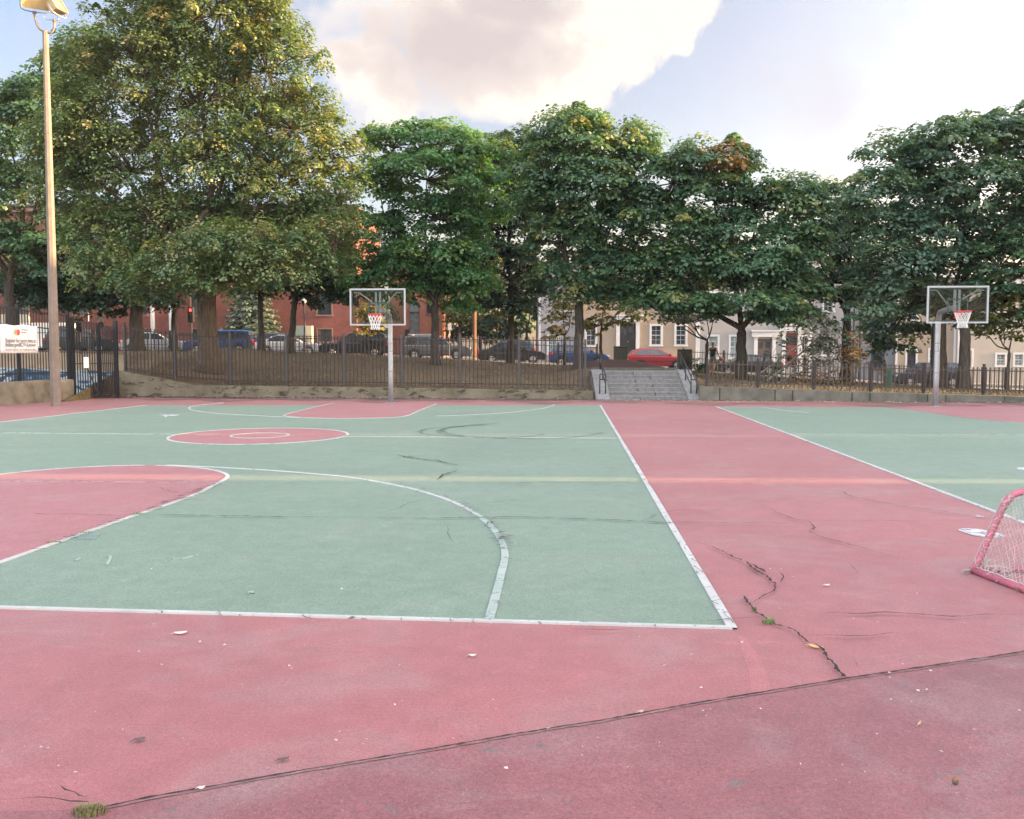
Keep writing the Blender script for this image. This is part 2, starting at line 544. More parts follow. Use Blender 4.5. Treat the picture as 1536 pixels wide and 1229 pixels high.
def poly_sheet(name, pts, z, mat, kind="structure", thick=0.0):
    vs = [Vector((p[0], p[1], z)) for p in pts]
    tris = tessellate_polygon([vs])
    mb = MB(); mb.add(vs, [tuple(t) for t in tris])
    o = mb.build(name, mat, fix=False)
    bm = bmesh.new(); bm.from_mesh(o.data)
    for f in bm.faces:
        f.normal_update()
        if f.normal.z < 0: f.normal_flip()
    bm.to_mesh(o.data); bm.free()
    o["kind"] = kind
    return o

def ribbon(mb, pts, w, z, jitter=0.0, wvar=0.0, taper=False, rnd=random, skirt=False):
    pts = [Vector((p[0], p[1], 0)) for p in pts]
    k = len(pts)
    L, R = [], []
    for i, p in enumerate(pts):
        d = pts[min(i + 1, k - 1)] - pts[max(i - 1, 0)]
        if d.length < 1e-9: d = Vector((1, 0, 0))
        d.normalize()
        s = Vector((-d.y, d.x, 0))
        ww = w * (1 + rnd.uniform(-wvar, wvar))
        if taper:
            ww *= max(0.12, min(1, 4 * min(i, k - 1 - i) / max(k, 1)))
        q = p + s * rnd.uniform(-jitter, jitter)
        L.append((q.x + s.x * ww / 2, q.y + s.y * ww / 2, z))
        R.append((q.x - s.x * ww / 2, q.y - s.y * ww / 2, z))
    mb.add(L + R, [(i + k, i + 1 + k, i + 1, i) for i in range(k - 1)])
    if skirt:
        for S in (L, R):
            mb.add(S + [(q[0], q[1], -.002) for q in S], [(i, i + 1, i + 1 + k, i + k) for i in range(k - 1)])
SUN_E = 3.5
SKY_S = 0.12
GAIN_FRONT = (0.60, 0.475, 0.475)
GAIN_LEFT = (0.50, 0.475, 0.53)
GAIN_BACK = (1.35, 1.25, 1.2)
CLOUD_W = (1.36, 1.24, 1.13)
CLOUD_G = (0.86, 0.76, 0.765)
CLOUD_V = (0.93, 0.92, 1.02)
CLOUD_VB = (7.2, 6.6, 6.3)
EXPO = 2.78
HAZE = 0.00022
# ================================================================ terrain
YW_TAB = [(-60, 31.0), (-15.65, 31.0), (-15.45, 34.85), (3.0, 32.75), (6.7, 31.95), (17.6, 30.6), (60, 27.5)]
HW_TAB = [(-60, -0.04), (-15.65, -0.04), (-15.45, 0.95), (-14.0, 0.72), (-12.3, 0.42), (-4.3, 0.35), (3.0, 0.27), (3.25, 0.4), (6.6, 0.45), (6.75, 0.46), (12, 0.31), (17.5, 0.18), (25, 0.1), (60, 0.05)]
HS_TAB = [(-60, 1.9), (-25, 1.75), (-20, 1.66), (-14.6, 1.58), (-7.3, 1.38), (-3, 1.22), (1.4, 1.0), (6.6, 0.78), (12.6, 0.5), (16.5, 0.2), (27, -0.5), (33, -0.7), (60, -1.4)]
YB = 58.0
def Yw(x): return interp(x, YW_TAB)
def Hs(x): return interp(x, HS_TAB)
def terrain(x, y):
    yw = Yw(x)
    if y < yw: return -0.06
    hw, hs = interp(x, HW_TAB), Hs(x)
    if 3.08 < x < 6.78 and y < yw + 2.9: return -0.06
    if y >= YB: return hs - 0.3
    u = (y - yw) / (YB - yw)
    h = lerp(hw, hs, 1 - (1 - u) ** 1.7)
    crest = interp(x, [(-40, 0.3), (-15.6, 0.5), (-8, 0.38), (0, 0.12), (4, 0.0), (60, 0.0)])
    h += crest * math.exp(-((u - 0.55) / 0.24) ** 2)
    if x < -15.55:
        h *= min(1, max(0, (u - 0.22) / 0.25)) if u < 0.5 else 1
    if 2.2 < x < 7.6 and y >= yw + 1.2:
        w_ = min(1, (x - 2.2) / .9, (7.6 - x) / .9) * min(1, (y - yw - 1.2) / 1.5)
        h = max(h, lerp(h, 0.93, w_))
    h += 0.04 * math.sin(x * 1.3 + y * 0.7) * min(1, u * 6) * (1 - u)
    return h

xs = sorted(set([-400, -200, -120, -80, -60, -50, -45] + list(np.arange(-40, 40.1, 1.0)) + [-15.65, -15.45, 3.07, 3.09, 6.77, 6.79] + [45, 50, 60, 80, 120, 200, 400]))
us = [-900, -300, -100, -30, -0.02, 0.02] + list(np.linspace(0.2, 1, 34)[:-1] * 0 + np.linspace(0.35, 24, 33)) 
rows = []
mb = MB()
nx = len(xs)
def row(yf, hf):
    for x in xs:
        y = yf(x); mb.v.append((x, y, hf(x, y)))
nr = 0
for y in (-600, -200, -60, -10, 15):
    row(lambda x, y=y: y, lambda x, y: -0.06); nr += 1
row(lambda x: Yw(x) - 0.02, lambda x, y: -0.06); nr += 1
for t in np.linspace(0.0, 0.985, 44):
    row(lambda x, t=t: Yw(x) + 0.06 + t ** 1.25 * (YB - Yw(x) - 0.06), lambda x, y: terrain(x, y)); nr += 1
for y in (58, 60, 74, 90, 120, 200, 600):
    row(lambda x, y=y: y, lambda x, y: Hs(x) - 0.3); nr += 1
for r in range(nr - 1):
    for c in range(nx - 1):
        a = r * nx + c
        mb.f.append((a, a + 1, a + 1 + nx, a + nx))
ground = mb.build("ground", MT["lawn"], smooth=False)
ground["kind"] = "structure"

def strip_along_x(name, y0, y1, dz, mat, x0=-90, x1=70, thick=0.0):
    mb = MB(); pts = list(np.arange(x0, x1 + .1, 2.0))
    vs = []
    for x in pts:
        z = Hs(x) + dz
        vs += [(x, y0, z), (x, y1, z), (x, y0, z - 0.28), (x, y1, z - 0.28)]
    fs = []
    for i in range(len(pts) - 1):
        a, b = 4 * i, 4 * i + 4
        fs += [(a, b, b + 1, a + 1), (a + 2, b + 2, b, a), (a + 1, b + 1, b + 3, a + 3)]
    mb.add(vs, fs)
    o = mb.build(name, mat); o["kind"] = "structure"; return o
strip_along_x("sidewalk", 57.6, 59.7, 0.0, MT["walk"])
strip_along_x("kerb", 59.702, 59.9, 0.004, MT["kerb"])
strip_along_x("street", 59.902, 71.5, -0.13, MT["asphalt"])
strip_along_x("kerb", 71.502, 71.7, 0.004, MT["kerb"])
strip_along_x("sidewalk", 71.702, 74.6, 0.0, MT["walk"])

def soft_mat(name, col, lo, hi, amax, scale):
    m, nt, out = new_mat(name)
    v = coords(nt)
    f = ramp(nt, noise(nt, v, scale, 7, .65, .4), [(lo, (0, 0, 0)), (hi, (amax,) * 3)])
    c = ramp(nt, noise(nt, v, 40, 3), [(.3, tuple(x * .8 for x in col)), (.7, col)])
    p = bsdf(nt, None, c, 0.8, 0, None, 0.3)
    tr = N(nt, "ShaderNodeBsdfTransparent")
    mx = N(nt, "ShaderNodeMixShader")
    nt.links.new(f, mx.inputs[0]); nt.links.new(tr.outputs[0], mx.inputs[1]); nt.links.new(p.outputs[0], mx.inputs[2])
    nt.links.new(mx.outputs[0], out.inputs["Surface"])
    return m
# ================================================================ court
ywl = [(x, Yw(x) - 0.0) for x in (-15.6, -15.44, 3.0, 6.7, 17.6, 45)]
poly_sheet("court_surface", [(-22, -9), (45, -9), (45, Yw(45))] + [(x, Yw(x) + 0.03) for x in (17.6, 6.7, 3.0, -15.3)] + [(-15.6, 33.0), (-15.9, 32.5), (-16.6, 28.8), (-22, 15)], 0.0, MT["red"])
def inter(p, d, q, e):
    den = d.x * e.y - d.y * e.x
    t = ((q.x - p.x) * e.y - (q.y - p.y) * e.x) / den
    return p + d * t
A0 = G(1098, 943); A1 = G(900.5, 608.3)
B0 = G(0, 912.5)
L0, L1 = G(0, 633.75), G(219, 608.3)
nearL = inter(L0, L0 - L1, A0, B0 - A0)
green = [A0, A1, L1, nearL]
poly_sheet("court_paint", green, 0.004, MT["green"])
R0 = G(1075, 610.6); R1 = G(1536, 785)
dR = (R1 - R0).normalized()
rnear = R0 + dR * 26.5
rfar = R0 + BX * 16.0
poly_sheet("court_paint", [rnear, rnear + BX * 16, rfar, R0], 0.004, MT["green"])

# keys and centre circle
kp = [(190, 698), (250, 699.5), (300, 703), (328, 708), (341, 714), (336, 720.5), (320, 729), (283, 746.5), (165, 787), (0, 845), (-170, 904)]
kr = [G(*p) for p in kp]
kr_s = catmull(kr, 8)
cc = G(390, 653.9); CR = 1.79
axo = cc
def mirror(p):
    d = p - axo
    return axo + AX * d.dot(AX) - BX * d.dot(BX)
ktop = [p for p in kr_s]
cross_off = 0.0
kl = [mirror(p) for p in kr_s]
cut_r = [p for p in kr_s if (p - axo).dot(BX) > 0.05]
cut_l = [mirror(p) for p in reversed(cut_r)]
poly_sheet("key_paint", cut_r + cut_l, 0.008, MT["keyred"])
circ = [cc + (AX * math.sin(a) + BX * math.cos(a)) * CR for a in np.linspace(0, 2 * math.pi, 73)[:-1]]
poly_sheet("center_circle_paint", circ, 0.008, MT["keyred"])
fk = [G(502, 604.5), G(465, 613), G(428, 622.6), G(436, 625.4), G(470, 627.5), G(520, 628.2), G(575, 627.3), G(609, 624.4), G(632, 615), G(655, 606.2)]
fk_s = catmull(fk, 5)
poly_sheet("key_paint", fk_s + [G(652, 604.5)], 0.008, MT["keyred"])
rk = [G(1330, 611.5), G(1370, 616), G(1403, 620.5), G(1440, 626), G(1490, 631.5), G(1540, 634.5), G(1620, 636), G(1720, 630), G(1740, 613)]
rk_s = catmull(rk, 5)
poly_sheet("key_paint", rk_s, 0.008, MT["keyred"])

def marks(name, polys, mat, z=0.012, w=0.05, wvar=0.06, jitter=0.0, skirt=True):
    mb = MB()
    for k, p in enumerate(polys):
        ribbon(mb, p, w, z + 0.0011 * k, jitter, wvar, skirt=skirt)
    o = mb.build(name, mat, fix=False); o["kind"] = "structure"
    return o
def seg(a, b, step=0.5):
    n = max(2, int((b - a).length / step)); return [a.lerp(b, i / n) for i in range(n + 1)]
marks("court_marking", [seg(A0 - (A1 - A0).normalized() * 0.02, A1)], MT["line"], w=0.062)
marks("court_marking", [seg(A0, nearL)], MT["line"], 0.0135, w=0.042)
marks("court_marking", [seg(nearL, L1)], MT["line"], w=0.055)
marks("court_marking", [seg(R0 - dR * .02, rnear)], MT["line"], w=0.055)
hl = (G(932, 658) - G(524, 653.6)).normalized()
marks("court_marking", [seg(cc + hl * CR, G(932, 658))], MT["line"], w=0.05)
marks("court_marking", [seg(cc - hl * 9.5, cc - hl * CR)], MT["line_worn"], w=0.05)
marks("court_marking", [seg(cc - hl * CR, cc + hl * CR)], MT["line_pink"], w=0.045)
marks("court_marking", [circ + circ[:2]], MT["line"], 0.0125, w=0.06)
c2 = [cc + (AX * math.sin(a) + BX * math.cos(a)) * 0.58 for a in np.linspace(0, 2 * math.pi, 41)]
marks("court_marking", [c2], MT["line"], 0.014, w=0.05)
marks("court_marking", [cut_r], MT["line"], w=0.055)
marks("court_marking", [cut_l], MT["line"], w=0.055)
ftl = seg(G(330, 725), G(10, 723))
marks("court_marking", [ftl], MT["line_pink"], w=0.05)
tp = [G(*p) for p in [(250, 698.6), (330, 702), (420, 707.5), (520, 716.5), (600, 730), (660, 746.5), (702, 765), (732, 786.5), (750, 809), (757.5, 833), (752, 862), (743, 898), (733, 932)]]
tps = catmull(tp, 8)
marks("court_marking", [tps[:52]], MT["line"], w=0.052)
marks("court_marking", [tps[51:]], MT["line_worn"], 0.0135, w=0.062)
ftp = [G(*p) for p in [(335, 604.8), (300, 608), (284, 612), (292, 616.4), (330, 621), (395, 624.6), (450, 627.2)]]
marks("court_marking", [catmull(ftp, 6)], MT["line"], w=0.055)
marks("court_marking", [catmull([G(*p) for p in [(655, 624.5), (712, 622.6), (768, 618.8), (812, 613.6), (829, 609), (831, 606.5)]], 6)], MT["line"], w=0.04)
marks("court_marking", [fk_s], MT["line"], w=0.05)
marks("court_marking", [rk_s[:36]], MT["line_pink"], w=0.05)
marks("court_marking", [catmull([G(*p) for p in [(1143, 611), (1160, 614), (1185, 617), (1215, 619.5)]], 6)], MT["line"], w=0.04)
marks("court_marking", [seg(G(1180, 651.8), G(1640, 652.6))], MT["line_worn"], w=0.04)

# odd paint: smear, scuffs, patch, skid arcs
def blob_sheet(name, pxs, z, mat):
    o = poly_sheet(name, catmull([G(*p) for p in pxs + [pxs[0]]], 4)[:-1], z, mat); return o
blob_sheet("paint_smear", [(1436, 796), (1446, 793.6), (1462, 794), (1485, 798), (1508, 804.5), (1500, 807), (1475, 806.5), (1455, 802.5)], 0.006, MT["smear"])
blob_sheet("paint_smear", [(238, 622.8), (268, 622.6), (264, 624.4), (252, 625), (248, 627), (246, 624.6)], 0.010, MT["smear"])
blob_sheet("paint_smear", [(1524, 703), (1536, 701.5), (1550, 702), (1550, 705.5), (1530, 705.5)], 0.009, MT["smear"])
blob_sheet("paint_smear", [(1466, 774.5), (1476, 775.5), (1474, 777.2), (1462, 775.8)], 0.009, MT["smear"])
poly_sheet("paint_patch", [G(*q) for q in [(104, 810), (114, 803), (152, 802.5), (143, 811)]], 0.009, soft_mat("pale_blue_chalk", (0.27, 0.37, 0.35), .3, .6, .7, 6.0))
marks("chalk_scribble", [catmull([G(*p) for p in [(246, 845), (262, 838), (275, 839), (297, 833)]], 4), catmull([G(*p) for p in [(160, 849), (166, 836), (150, 837)]], 3), seg(G(113, 843), G(120, 839)), catmull([G(*p) for p in [(370, 894), (376, 889), (380, 892)]], 3)], MT["chalk"], w=0.022, z=0.009)
sk = [catmull([G(*p) for p in q], 6) for q in (
    [(705, 640), (650, 643), (631, 648), (640, 652.5), (690, 656), (760, 657.4), (800, 655), (815, 652)],
    [(745, 636), (690, 640), (665, 645), (668, 650), (700, 655.5), (760, 658.6), (830, 659), (880, 654.5), (905, 650)],
    [(735, 638), (680, 641.5), (658, 647), (664, 652), (700, 657.6)],)]
marks("skid_mark", sk, MT["skid"], w=0.10, wvar=0.3, z=0.0165, skirt=False)

# apron strip in front and its joint
joint_px = [(-60, 1226), (0, 1219), (130, 1216), (157, 1213), (227, 1198), (280, 1189), (367, 1173), (512, 1148), (640, 1127), (770, 1104), (900, 1083), (1024, 1060), (1140, 1041), (1266, 1020), (1400, 1000), (1536, 979), (1750, 946)]
jt = [G(*p) for p in joint_px]
poly_sheet("court_apron", jt[1:] + [Vector((9, -9, 0)), Vector((-9, -9, 0)), Vector((-9, jt[0].y, 0)), jt[0]], 0.004, MT["red2"])
pale = simple("pale_joint_grit", (0.25, 0.155, 0.15), 0.9, var=0.4, scale=30)
rj = random.Random(3)
def crackline(pxs, w, step=0.035, jit=0.012, ar=.75):
    p = [G(*q) for q in pxs]
    out = []
    for a, b in zip(p, p[1:]):
        n = max(2, int((b - a).length / step))
        out += [a.lerp(b, i / n) for i in range(n)]
    out.append(p[-1])
    # wandering jitter
    off = 0; res = []
    for i, q in enumerate(out):
        off = off * ar + rj.uniform(-jit, jit)
        res.append(q + Vector((off * 0.7, off, 0)))
    return res
mb = MB()
ribbon(mb, crackline([(x, y + 2.4) for x, y in joint_px[3:]], 0, 0.05, 0.003), 0.010, 0.0075, 0.002, 0.5, rnd=rj)
o = mb.build("joint_edge", pale, fix=False); o["kind"] = "structure"
mb = MB()
ribbon(mb, crackline(joint_px[3:], 0, 0.03, 0.002), 0.011, 0.0085, 0.001, 0.55, rnd=rj)
o = mb.build("expansion_joint", MT["crack"], fix=False); o["kind"] = "structure"

main = [(1045, 816), (1060, 820), (1075, 826), (1097, 837), (1108, 841), (1120, 847), (1132, 858), (1150, 868), (1163, 880), (1161, 890), (1145, 897), (1136, 904), (1127, 908), (1126, 913)]
main2 = [(1115.7, 899), (1124, 910), (1130.7, 920), (1147, 930), (1164, 940.7), (1190.7, 948), (1199, 955), (1214, 968), (1235.7, 978), (1239, 990), (1254, 1003), (1257, 1013), (1266.7, 1020)]
thin = [
    [(512, 778.2), (660, 780), (760, 778), (830, 779), (930, 783), (1000, 787), (1100, 787), (1211, 789)],
    [(1214, 782.7), (1300, 784), (1391, 785)], [(205, 775), (330, 776.5), (420, 778), (512, 778)],
    [(1184, 728), (1230, 733), (1264, 740), (1277, 748), (1357, 762), (1451, 775), (1497, 782), (1536, 791)],
    [(1140, 758), (1165, 772), (1190, 781), (1214, 785), (1222, 795), (1214, 800), (1237, 810), (1301, 827), (1344, 840)],
    [(1212, 923), (1290, 924), (1330, 922), (1427, 930), (1480, 927), (1536, 927)],
    [(1197, 957), (1257, 958), (1307, 960), (1335, 955), (1349, 954)],
    [(640, 722), (690, 726), (760, 728), (810, 725), (880, 726), (960, 724), (1060, 724), (1160, 722.5), (1360, 722)],
    [(0, 777), (40, 774), (117, 774), (167, 777), (200, 775)],
    [(35, 719), (80, 722), (140, 724)], [(200, 720), (250, 724), (310, 725)], [(232, 731), (255, 739), (275, 744)],
    [(1024, 938), (1064, 937), (1091, 934), (1134, 931)],
    [(715, 758), (740, 757), (765, 753), (790, 750)], [(570, 773), (600, 765), (610, 758), (640, 752)],
    [(510, 677), (550, 679), (587, 681)], [(670, 792), (674, 806), (680, 820)],
    [(840, 943), (870, 950), (905, 951), (930, 950), (955, 946)], [(445, 925), (465, 933), (500, 938)],
    [(0, 1208), (60, 1205), (103, 1212), (133, 1212), (157, 1213)], [(95, 1185), (120, 1195), (135, 1203)],
    [(960, 786), (985, 775), (1020, 768), (1090, 770)], [(1284, 997), (1290, 1005)], [(1275, 850), (1288, 865)],
    [(1170, 880), (1175, 870), (1168, 862)],
]
mids = [[(587, 682), (615, 688), (659, 693), (680, 698), (702, 702)], [(689, 707), (665, 714), (655, 723)], [(1120, 848), (1133, 853), (1148, 863)]]
mb = MB(); zz = 0.0195
for k, c in enumerate([main, main2]):
    ribbon(mb, crackline(c, 0, 0.022, 0.013, .35), 0.015, zz, 0.002, 0.85, k == 0, rj); zz += 0.0004
for c in mids:
    ribbon(mb, crackline(c, 0, 0.04, 0.02), 0.026, zz, 0.003, 0.8, True, rj); zz += 0.0004
o = mb.build("pavement_crack", MT["crack"], fix=False); o["kind"] = "structure"
mb = MB()
for kk, c in enumerate(thin):
    ribbon(mb, crackline(c, 0, 0.05, 0.013), 0.015 if kk in (0, 2) else (0.006 if (G(*c[0]) - G(*c[-1])).length < 1.3 else 0.010), zz, 0.001, 0.8, True, rj); zz += 0.0002
# cracked paint along the side line
for k in range(26):
    t = rj.random() ** 1.3
    p = A0.lerp(A1, t * 0.62) + BX * rj.uniform(-0.04, 0.04)
    ribbon(mb, [p, p + Vector((rj.uniform(-.04, .04), rj.uniform(.02, .10), 0)), p + Vector((rj.uniform(-.05, .05), rj.uniform(.1, .22), 0))], 0.006, zz, 0, .4); zz += 0.00005
for k in range(40):
    q = tps[rj.randrange(30, 75)] + Vector((rj.uniform(-.03, .03), rj.uniform(-.03, .03), 0))
    ribbon(mb, [q, q + Vector((rj.uniform(-.06, .06), rj.uniform(-.06, .06), 0)), q + Vector((rj.uniform(-.12, .12), rj.uniform(-.12, .12), 0))], 0.008, zz, 0, .4); zz += 0.00005
for k in range(46):
    q = cut_r[rj.randrange(len(cut_r) // 2, len(cut_r) - 1)]
    q = q.lerp(cut_r[-2], rj.random() * 0.3) + Vector((rj.uniform(-.03, .03), rj.uniform(-.03, .03), 0))
    ribbon(mb, [q, q + Vector((rj.uniform(.02, .10), rj.uniform(.02, .10), 0))], 0.018, zz, 0, .4); zz += 0.00005
o = mb.build("pavement_crack", MT["crack"], fix=False); o["kind"] = "structure"

# bare brighter streak of newer red paint
poly_sheet("paint_patch", [G(1106, 952), G(1120, 958), G(1142, 990), G(1158, 1036), G(1128, 1042), G(1124, 1010), G(1112, 975)], 0.0009, court_mat("fresh_red_paint", (0.36, 0.122, 0.129), (0.33, 0.116, 0.123), (0.34, 0.195, 0.19), 0.3))

# ================================================================ walls
def wall_strip(name, pts, hts, thick, mat, label, cat, joints=None, cap=True):
    root_loc = Vector((pts[0][0], pts[0][1], 0))
    o = empty(name, root_loc, 0, label, cat)
    mb = MB(); n = len(pts)
    vs = []
    for (x, y), h in zip(pts, hts):
        vs += [(x, y, -0.05), (x, y, h), (x, y + thick, h + 0.01), (x, y + thick, -0.05)]
    fs = []
    for i in range(n - 1):
        a, b = 4 * i, 4 * i + 4
        fs += [(a, b, b + 1, a + 1), (a + 1, b + 1, b + 2, a + 2), (a + 2, b + 2, b + 3, a + 3)]
    fs += [(0, 1, 2, 3), (4 * n - 1, 4 * n - 2, 4 * n - 3, 4 * n - 4)]
    mb.add(vs, fs)
    mb.build("wall", mat, o, world=True)
    return o

def stained_concrete():
    m, nt, out = new_mat("stained_wall_concrete")
    v = coords(nt)
    c = ramp(nt, noise(nt, v, 1.4, 6, 0.65), [(0.3, (0.135, 0.115, 0.082)), (0.7, (0.245, 0.21, 0.155))])
    st = noise(nt, coords(nt, (1.3, 1.3, 3.5)), 1.5, 6, 0.7, 0.6)
    f = ramp(nt, st, [(0.53, (0, 0, 0)), (0.60, (0.85,) * 3)])
    c = mixc(nt, f, c, (0.04, 0.034, 0.026))
    bsdf(nt, out, c, 0.92, 0, bump(nt, noise(nt, v, 14, 5, 0.7), 0.7, 0.03), 0.2)
    return m
MT["stained"] = stained_concrete()
lw = [(-15.42, 34.82), (-14.0, 34.66), (-12.3, 34.45), (-9, 34.08), (-4.3, 33.55), (0, 33.07), (2.98, 32.72)]
wall_strip("retaining_wall", [(x, y - 0.05) for x, y in lw], [1.0, 0.76, 0.45, 0.42, 0.38, 0.33, 0.30], 0.32, MT["stained"], "long stained concrete retaining wall below the tall fence, highest beside the gate", "wall")
rw = [(6.72, 31.93), (9, 31.65), (12, 31.28), (17.6, 30.57), (24, 30.1), (34, 29.3)]
wr = wall_strip("retaining_wall", [(x, y - 0.05) for x, y in rw], [0.50, 0.44, 0.34, 0.21, 0.14, 0.1], 0.32, MT["conc2"], "low grey block retaining wall to the right of the steps", "wall")
mb = MB()
for x in (7.4, 9.3, 9.9, 11.9, 12.5, 14.4, 15.0, 16.9):
    y = Yw(x) - 0.075
    h = interp(x, [(6.7, .5), (12, .34), (17.6, .21)]) - 0.02
    mb.box((x - 0.012, y - 0.012, 0.0), (x + 0.012, y + 0.02, h))
mb.build("joint_line", MT["crack"], wr, world=True)
# low wall under the tall black fence at the left
fl0, fl1 = G(0, 609), G(112, 600.5)
dirL = (fl1 - fl0).normalized(); norL = Vector((-dirL.y, dirL.x, 0))
fs0 = fl0 - dirL * 6
o = empty("low_wall", fs0, 0, "thick mossy concrete wall under the banner, ending at the gate", "wall")
mb = MB()
n_ = 16
vs, fs = [], []
for i in range(n_ + 1):
    p = fs0.lerp(fl1, i / n_)
    h = 0.76 + random.uniform(-.015, .015)
    for q, z in ((p, -.05), (p, h), (p + norL * 0.4, h), (p + norL * 0.4, -.05)):
        vs.append((q.x, q.y, z))
for i in range(n_):
    a, b = 4 * i, 4 * i + 4
    fs += [(a, b, b + 1, a + 1), (a + 1, b + 1, b + 2, a + 2), (a + 2, b + 2, b + 3, a + 3)]
fs += [(0, 1, 2, 3), (4 * n_ + 3, 4 * n_ + 2, 4 * n_ + 1, 4 * n_)]
mb.add(vs, fs)
mb.build("wall", MT["concrete"], o, world=True, bevel=0.02)

# ================================================================ fences
def picket_panel(p0, p1, zb0, zb1, zt0, zt1, spacing, rails, thick=0.019, spear=0.05, prot=0.10, overlap=0.0):
    """pickets and rails between two plan points; zb/zt = bottom/top of pickets at both ends; rails = fraction heights"""
    mb = MB()
    p0, p1 = Vector(p0), Vector(p1)
    L = (p1 - p0).length
    n = max(1, int(round(L / spacing)))
    for i in range(n):
        t = (i + 0.5) / n
        p = p0.lerp(p1, t)
        zb, zt = lerp(zb0, zb1, t), lerp(zt0, zt1, t)
        h = thick / 2
        mb.box((p.x - h, p.y - h, zb), (p.x + h, p.y + h, zt - spear))
        b = len(mb.v)
        s = h * 1.25
        mb.add([(p.x - s, p.y - s, zt - spear), (p.x + s, p.y - s, zt - spear), (p.x + s, p.y + s, zt - spear), (p.x - s, p.y + s, zt - spear), (p.x, p.y, zt)],
               [(0, 1, 4), (1, 2, 4), (2, 3, 4), (3, 0, 4), (3, 2, 1, 0)])
    for fr in rails:
        za = fr(zb0, zt0); zc = fr(zb1, zt1)
        mb.bar((p0.x, p0.y, za), (p1.x, p1.y, zc), 0.032, 0.038)
    return mb

def fence(name, label, pts, bot, top, spacing, rails, mat, pmat, postw=0.07, postup=0.06, parent_cat="fence", thick=0.019, panelname="picket_panel", skip_end_posts=False):
    root = empty(name, (pts[0][0], pts[0][1], 0), 0, label, parent_cat)
    for i in range(len(pts)):
        x, y = pts[i]
        mb = MB()
        mb.box((x - postw / 2, y - postw / 2, bot[i] - 0.3), (x + postw / 2, y + postw / 2, top[i] + postup))
        c = postw / 2 + 0.008
        mb.box((x - c, y - c, top[i] + postup + 0.0005), (x + c, y + c, top[i] + postup + 0.03))
        mb.build("post", pmat, root, world=True)
        if i < len(pts) - 1:
            mb = picket_panel((x, y, 0), (pts[i + 1][0], pts[i + 1][1], 0), bot[i] + .04, bot[i + 1] + .04, top[i], top[i + 1], spacing, rails, thick)
            mb.build(panelname, mat, root, world=True)
    return root
rail2 = [lambda b, t: b + 0.10, lambda b, t: t - 0.14]
# left tall fence above the retaining wall
xs_l = [-15.25] + [(px - 768) / 1340 * 34.6 for px in (257, 344, 431, 519, 606, 692, 778, 866)] + [2.72]
pts = [(x, Yw(x) + 0.42) for x in xs_l]
bot = [interp(x, [(-15.4, 1.0), (-12.3, 0.5), (-4, 0.42), (3, 0.36)]) for x in xs_l]
top = [b + 1.93 + interp(x, [(-15.4, -0.1), (-12, 0)]) for b, x in zip(bot, xs_l)]
top[-1] = bot[-1] + 1.75
fence("picket_fence", "tall brown iron picket fence on the retaining wall between the gate and the steps", pts, bot, top, 0.152, rail2, MT["iron"], MT["ironpost"], thick=0.032)
# right low fence
xs_r = [7.05] + [V(px, 560, 32.0).x for px in (1138, 1219, 1300)] + [V(px, 560, 31.6).x for px in (1382, 1466, 1550)] + [20.6, 22.6]
pts = [(x, Yw(x) + 0.42) for x in xs_r]
bot = [interp(x, [(6.7, 0.52), (12, 0.38), (17.6, 0.25), (24, 0.18)]) for x in xs_r]
top = [b + 0.95 for b in bot]
fence("picket_fence", "low brown iron picket fence on the block wall right of the steps", pts, bot, top, 0.146, rail2, MT["sunlitfence"], MT["iron"], thick=0.032)
# far fence along the street sidewalk: two runs either side of the pillars
for x0, x1, lab in ((-34, 5.4, "black iron picket fence along the street behind the lawn, left of the granite pillars"), (10.9, 34, "black iron picket fence along the street behind the lawn, right of the granite pillars")):
    n = int((x1 - x0) / 2.45)
    X = [lerp(x0, x1, i / n) for i in range(n + 1)]
    Yf = 56.9
    fence("street_fence", lab, [(x, Yf) for x in X], [Hs(x) + (0.12 if x < 0 else 0.02) for x in X], [Hs(x) + 1.32 for x in X], 0.16, [lambda b, t: b + .12, lambda b, t: t - .14], MT["black"], MT["black"], postw=0.09, thick=0.02)
# left black fence above the low wall
XL = [fs0.lerp(fl1, i / 4) + norL * 0.2 for i in range(5)]
pts = [(p.x, p.y) for p in XL]
fence("pool_fence", "tall black iron fence on the low mossy wall behind the lamp pole", pts, [0.72] * 5, [3.30, 3.32, 3.32, 3.24, 3.12], 0.135, [lambda b, t: b + .25, lambda b, t: t - .62, lambda b, t: t - .10], MT["black"], MT["black"], postw=0.10, thick=0.026)

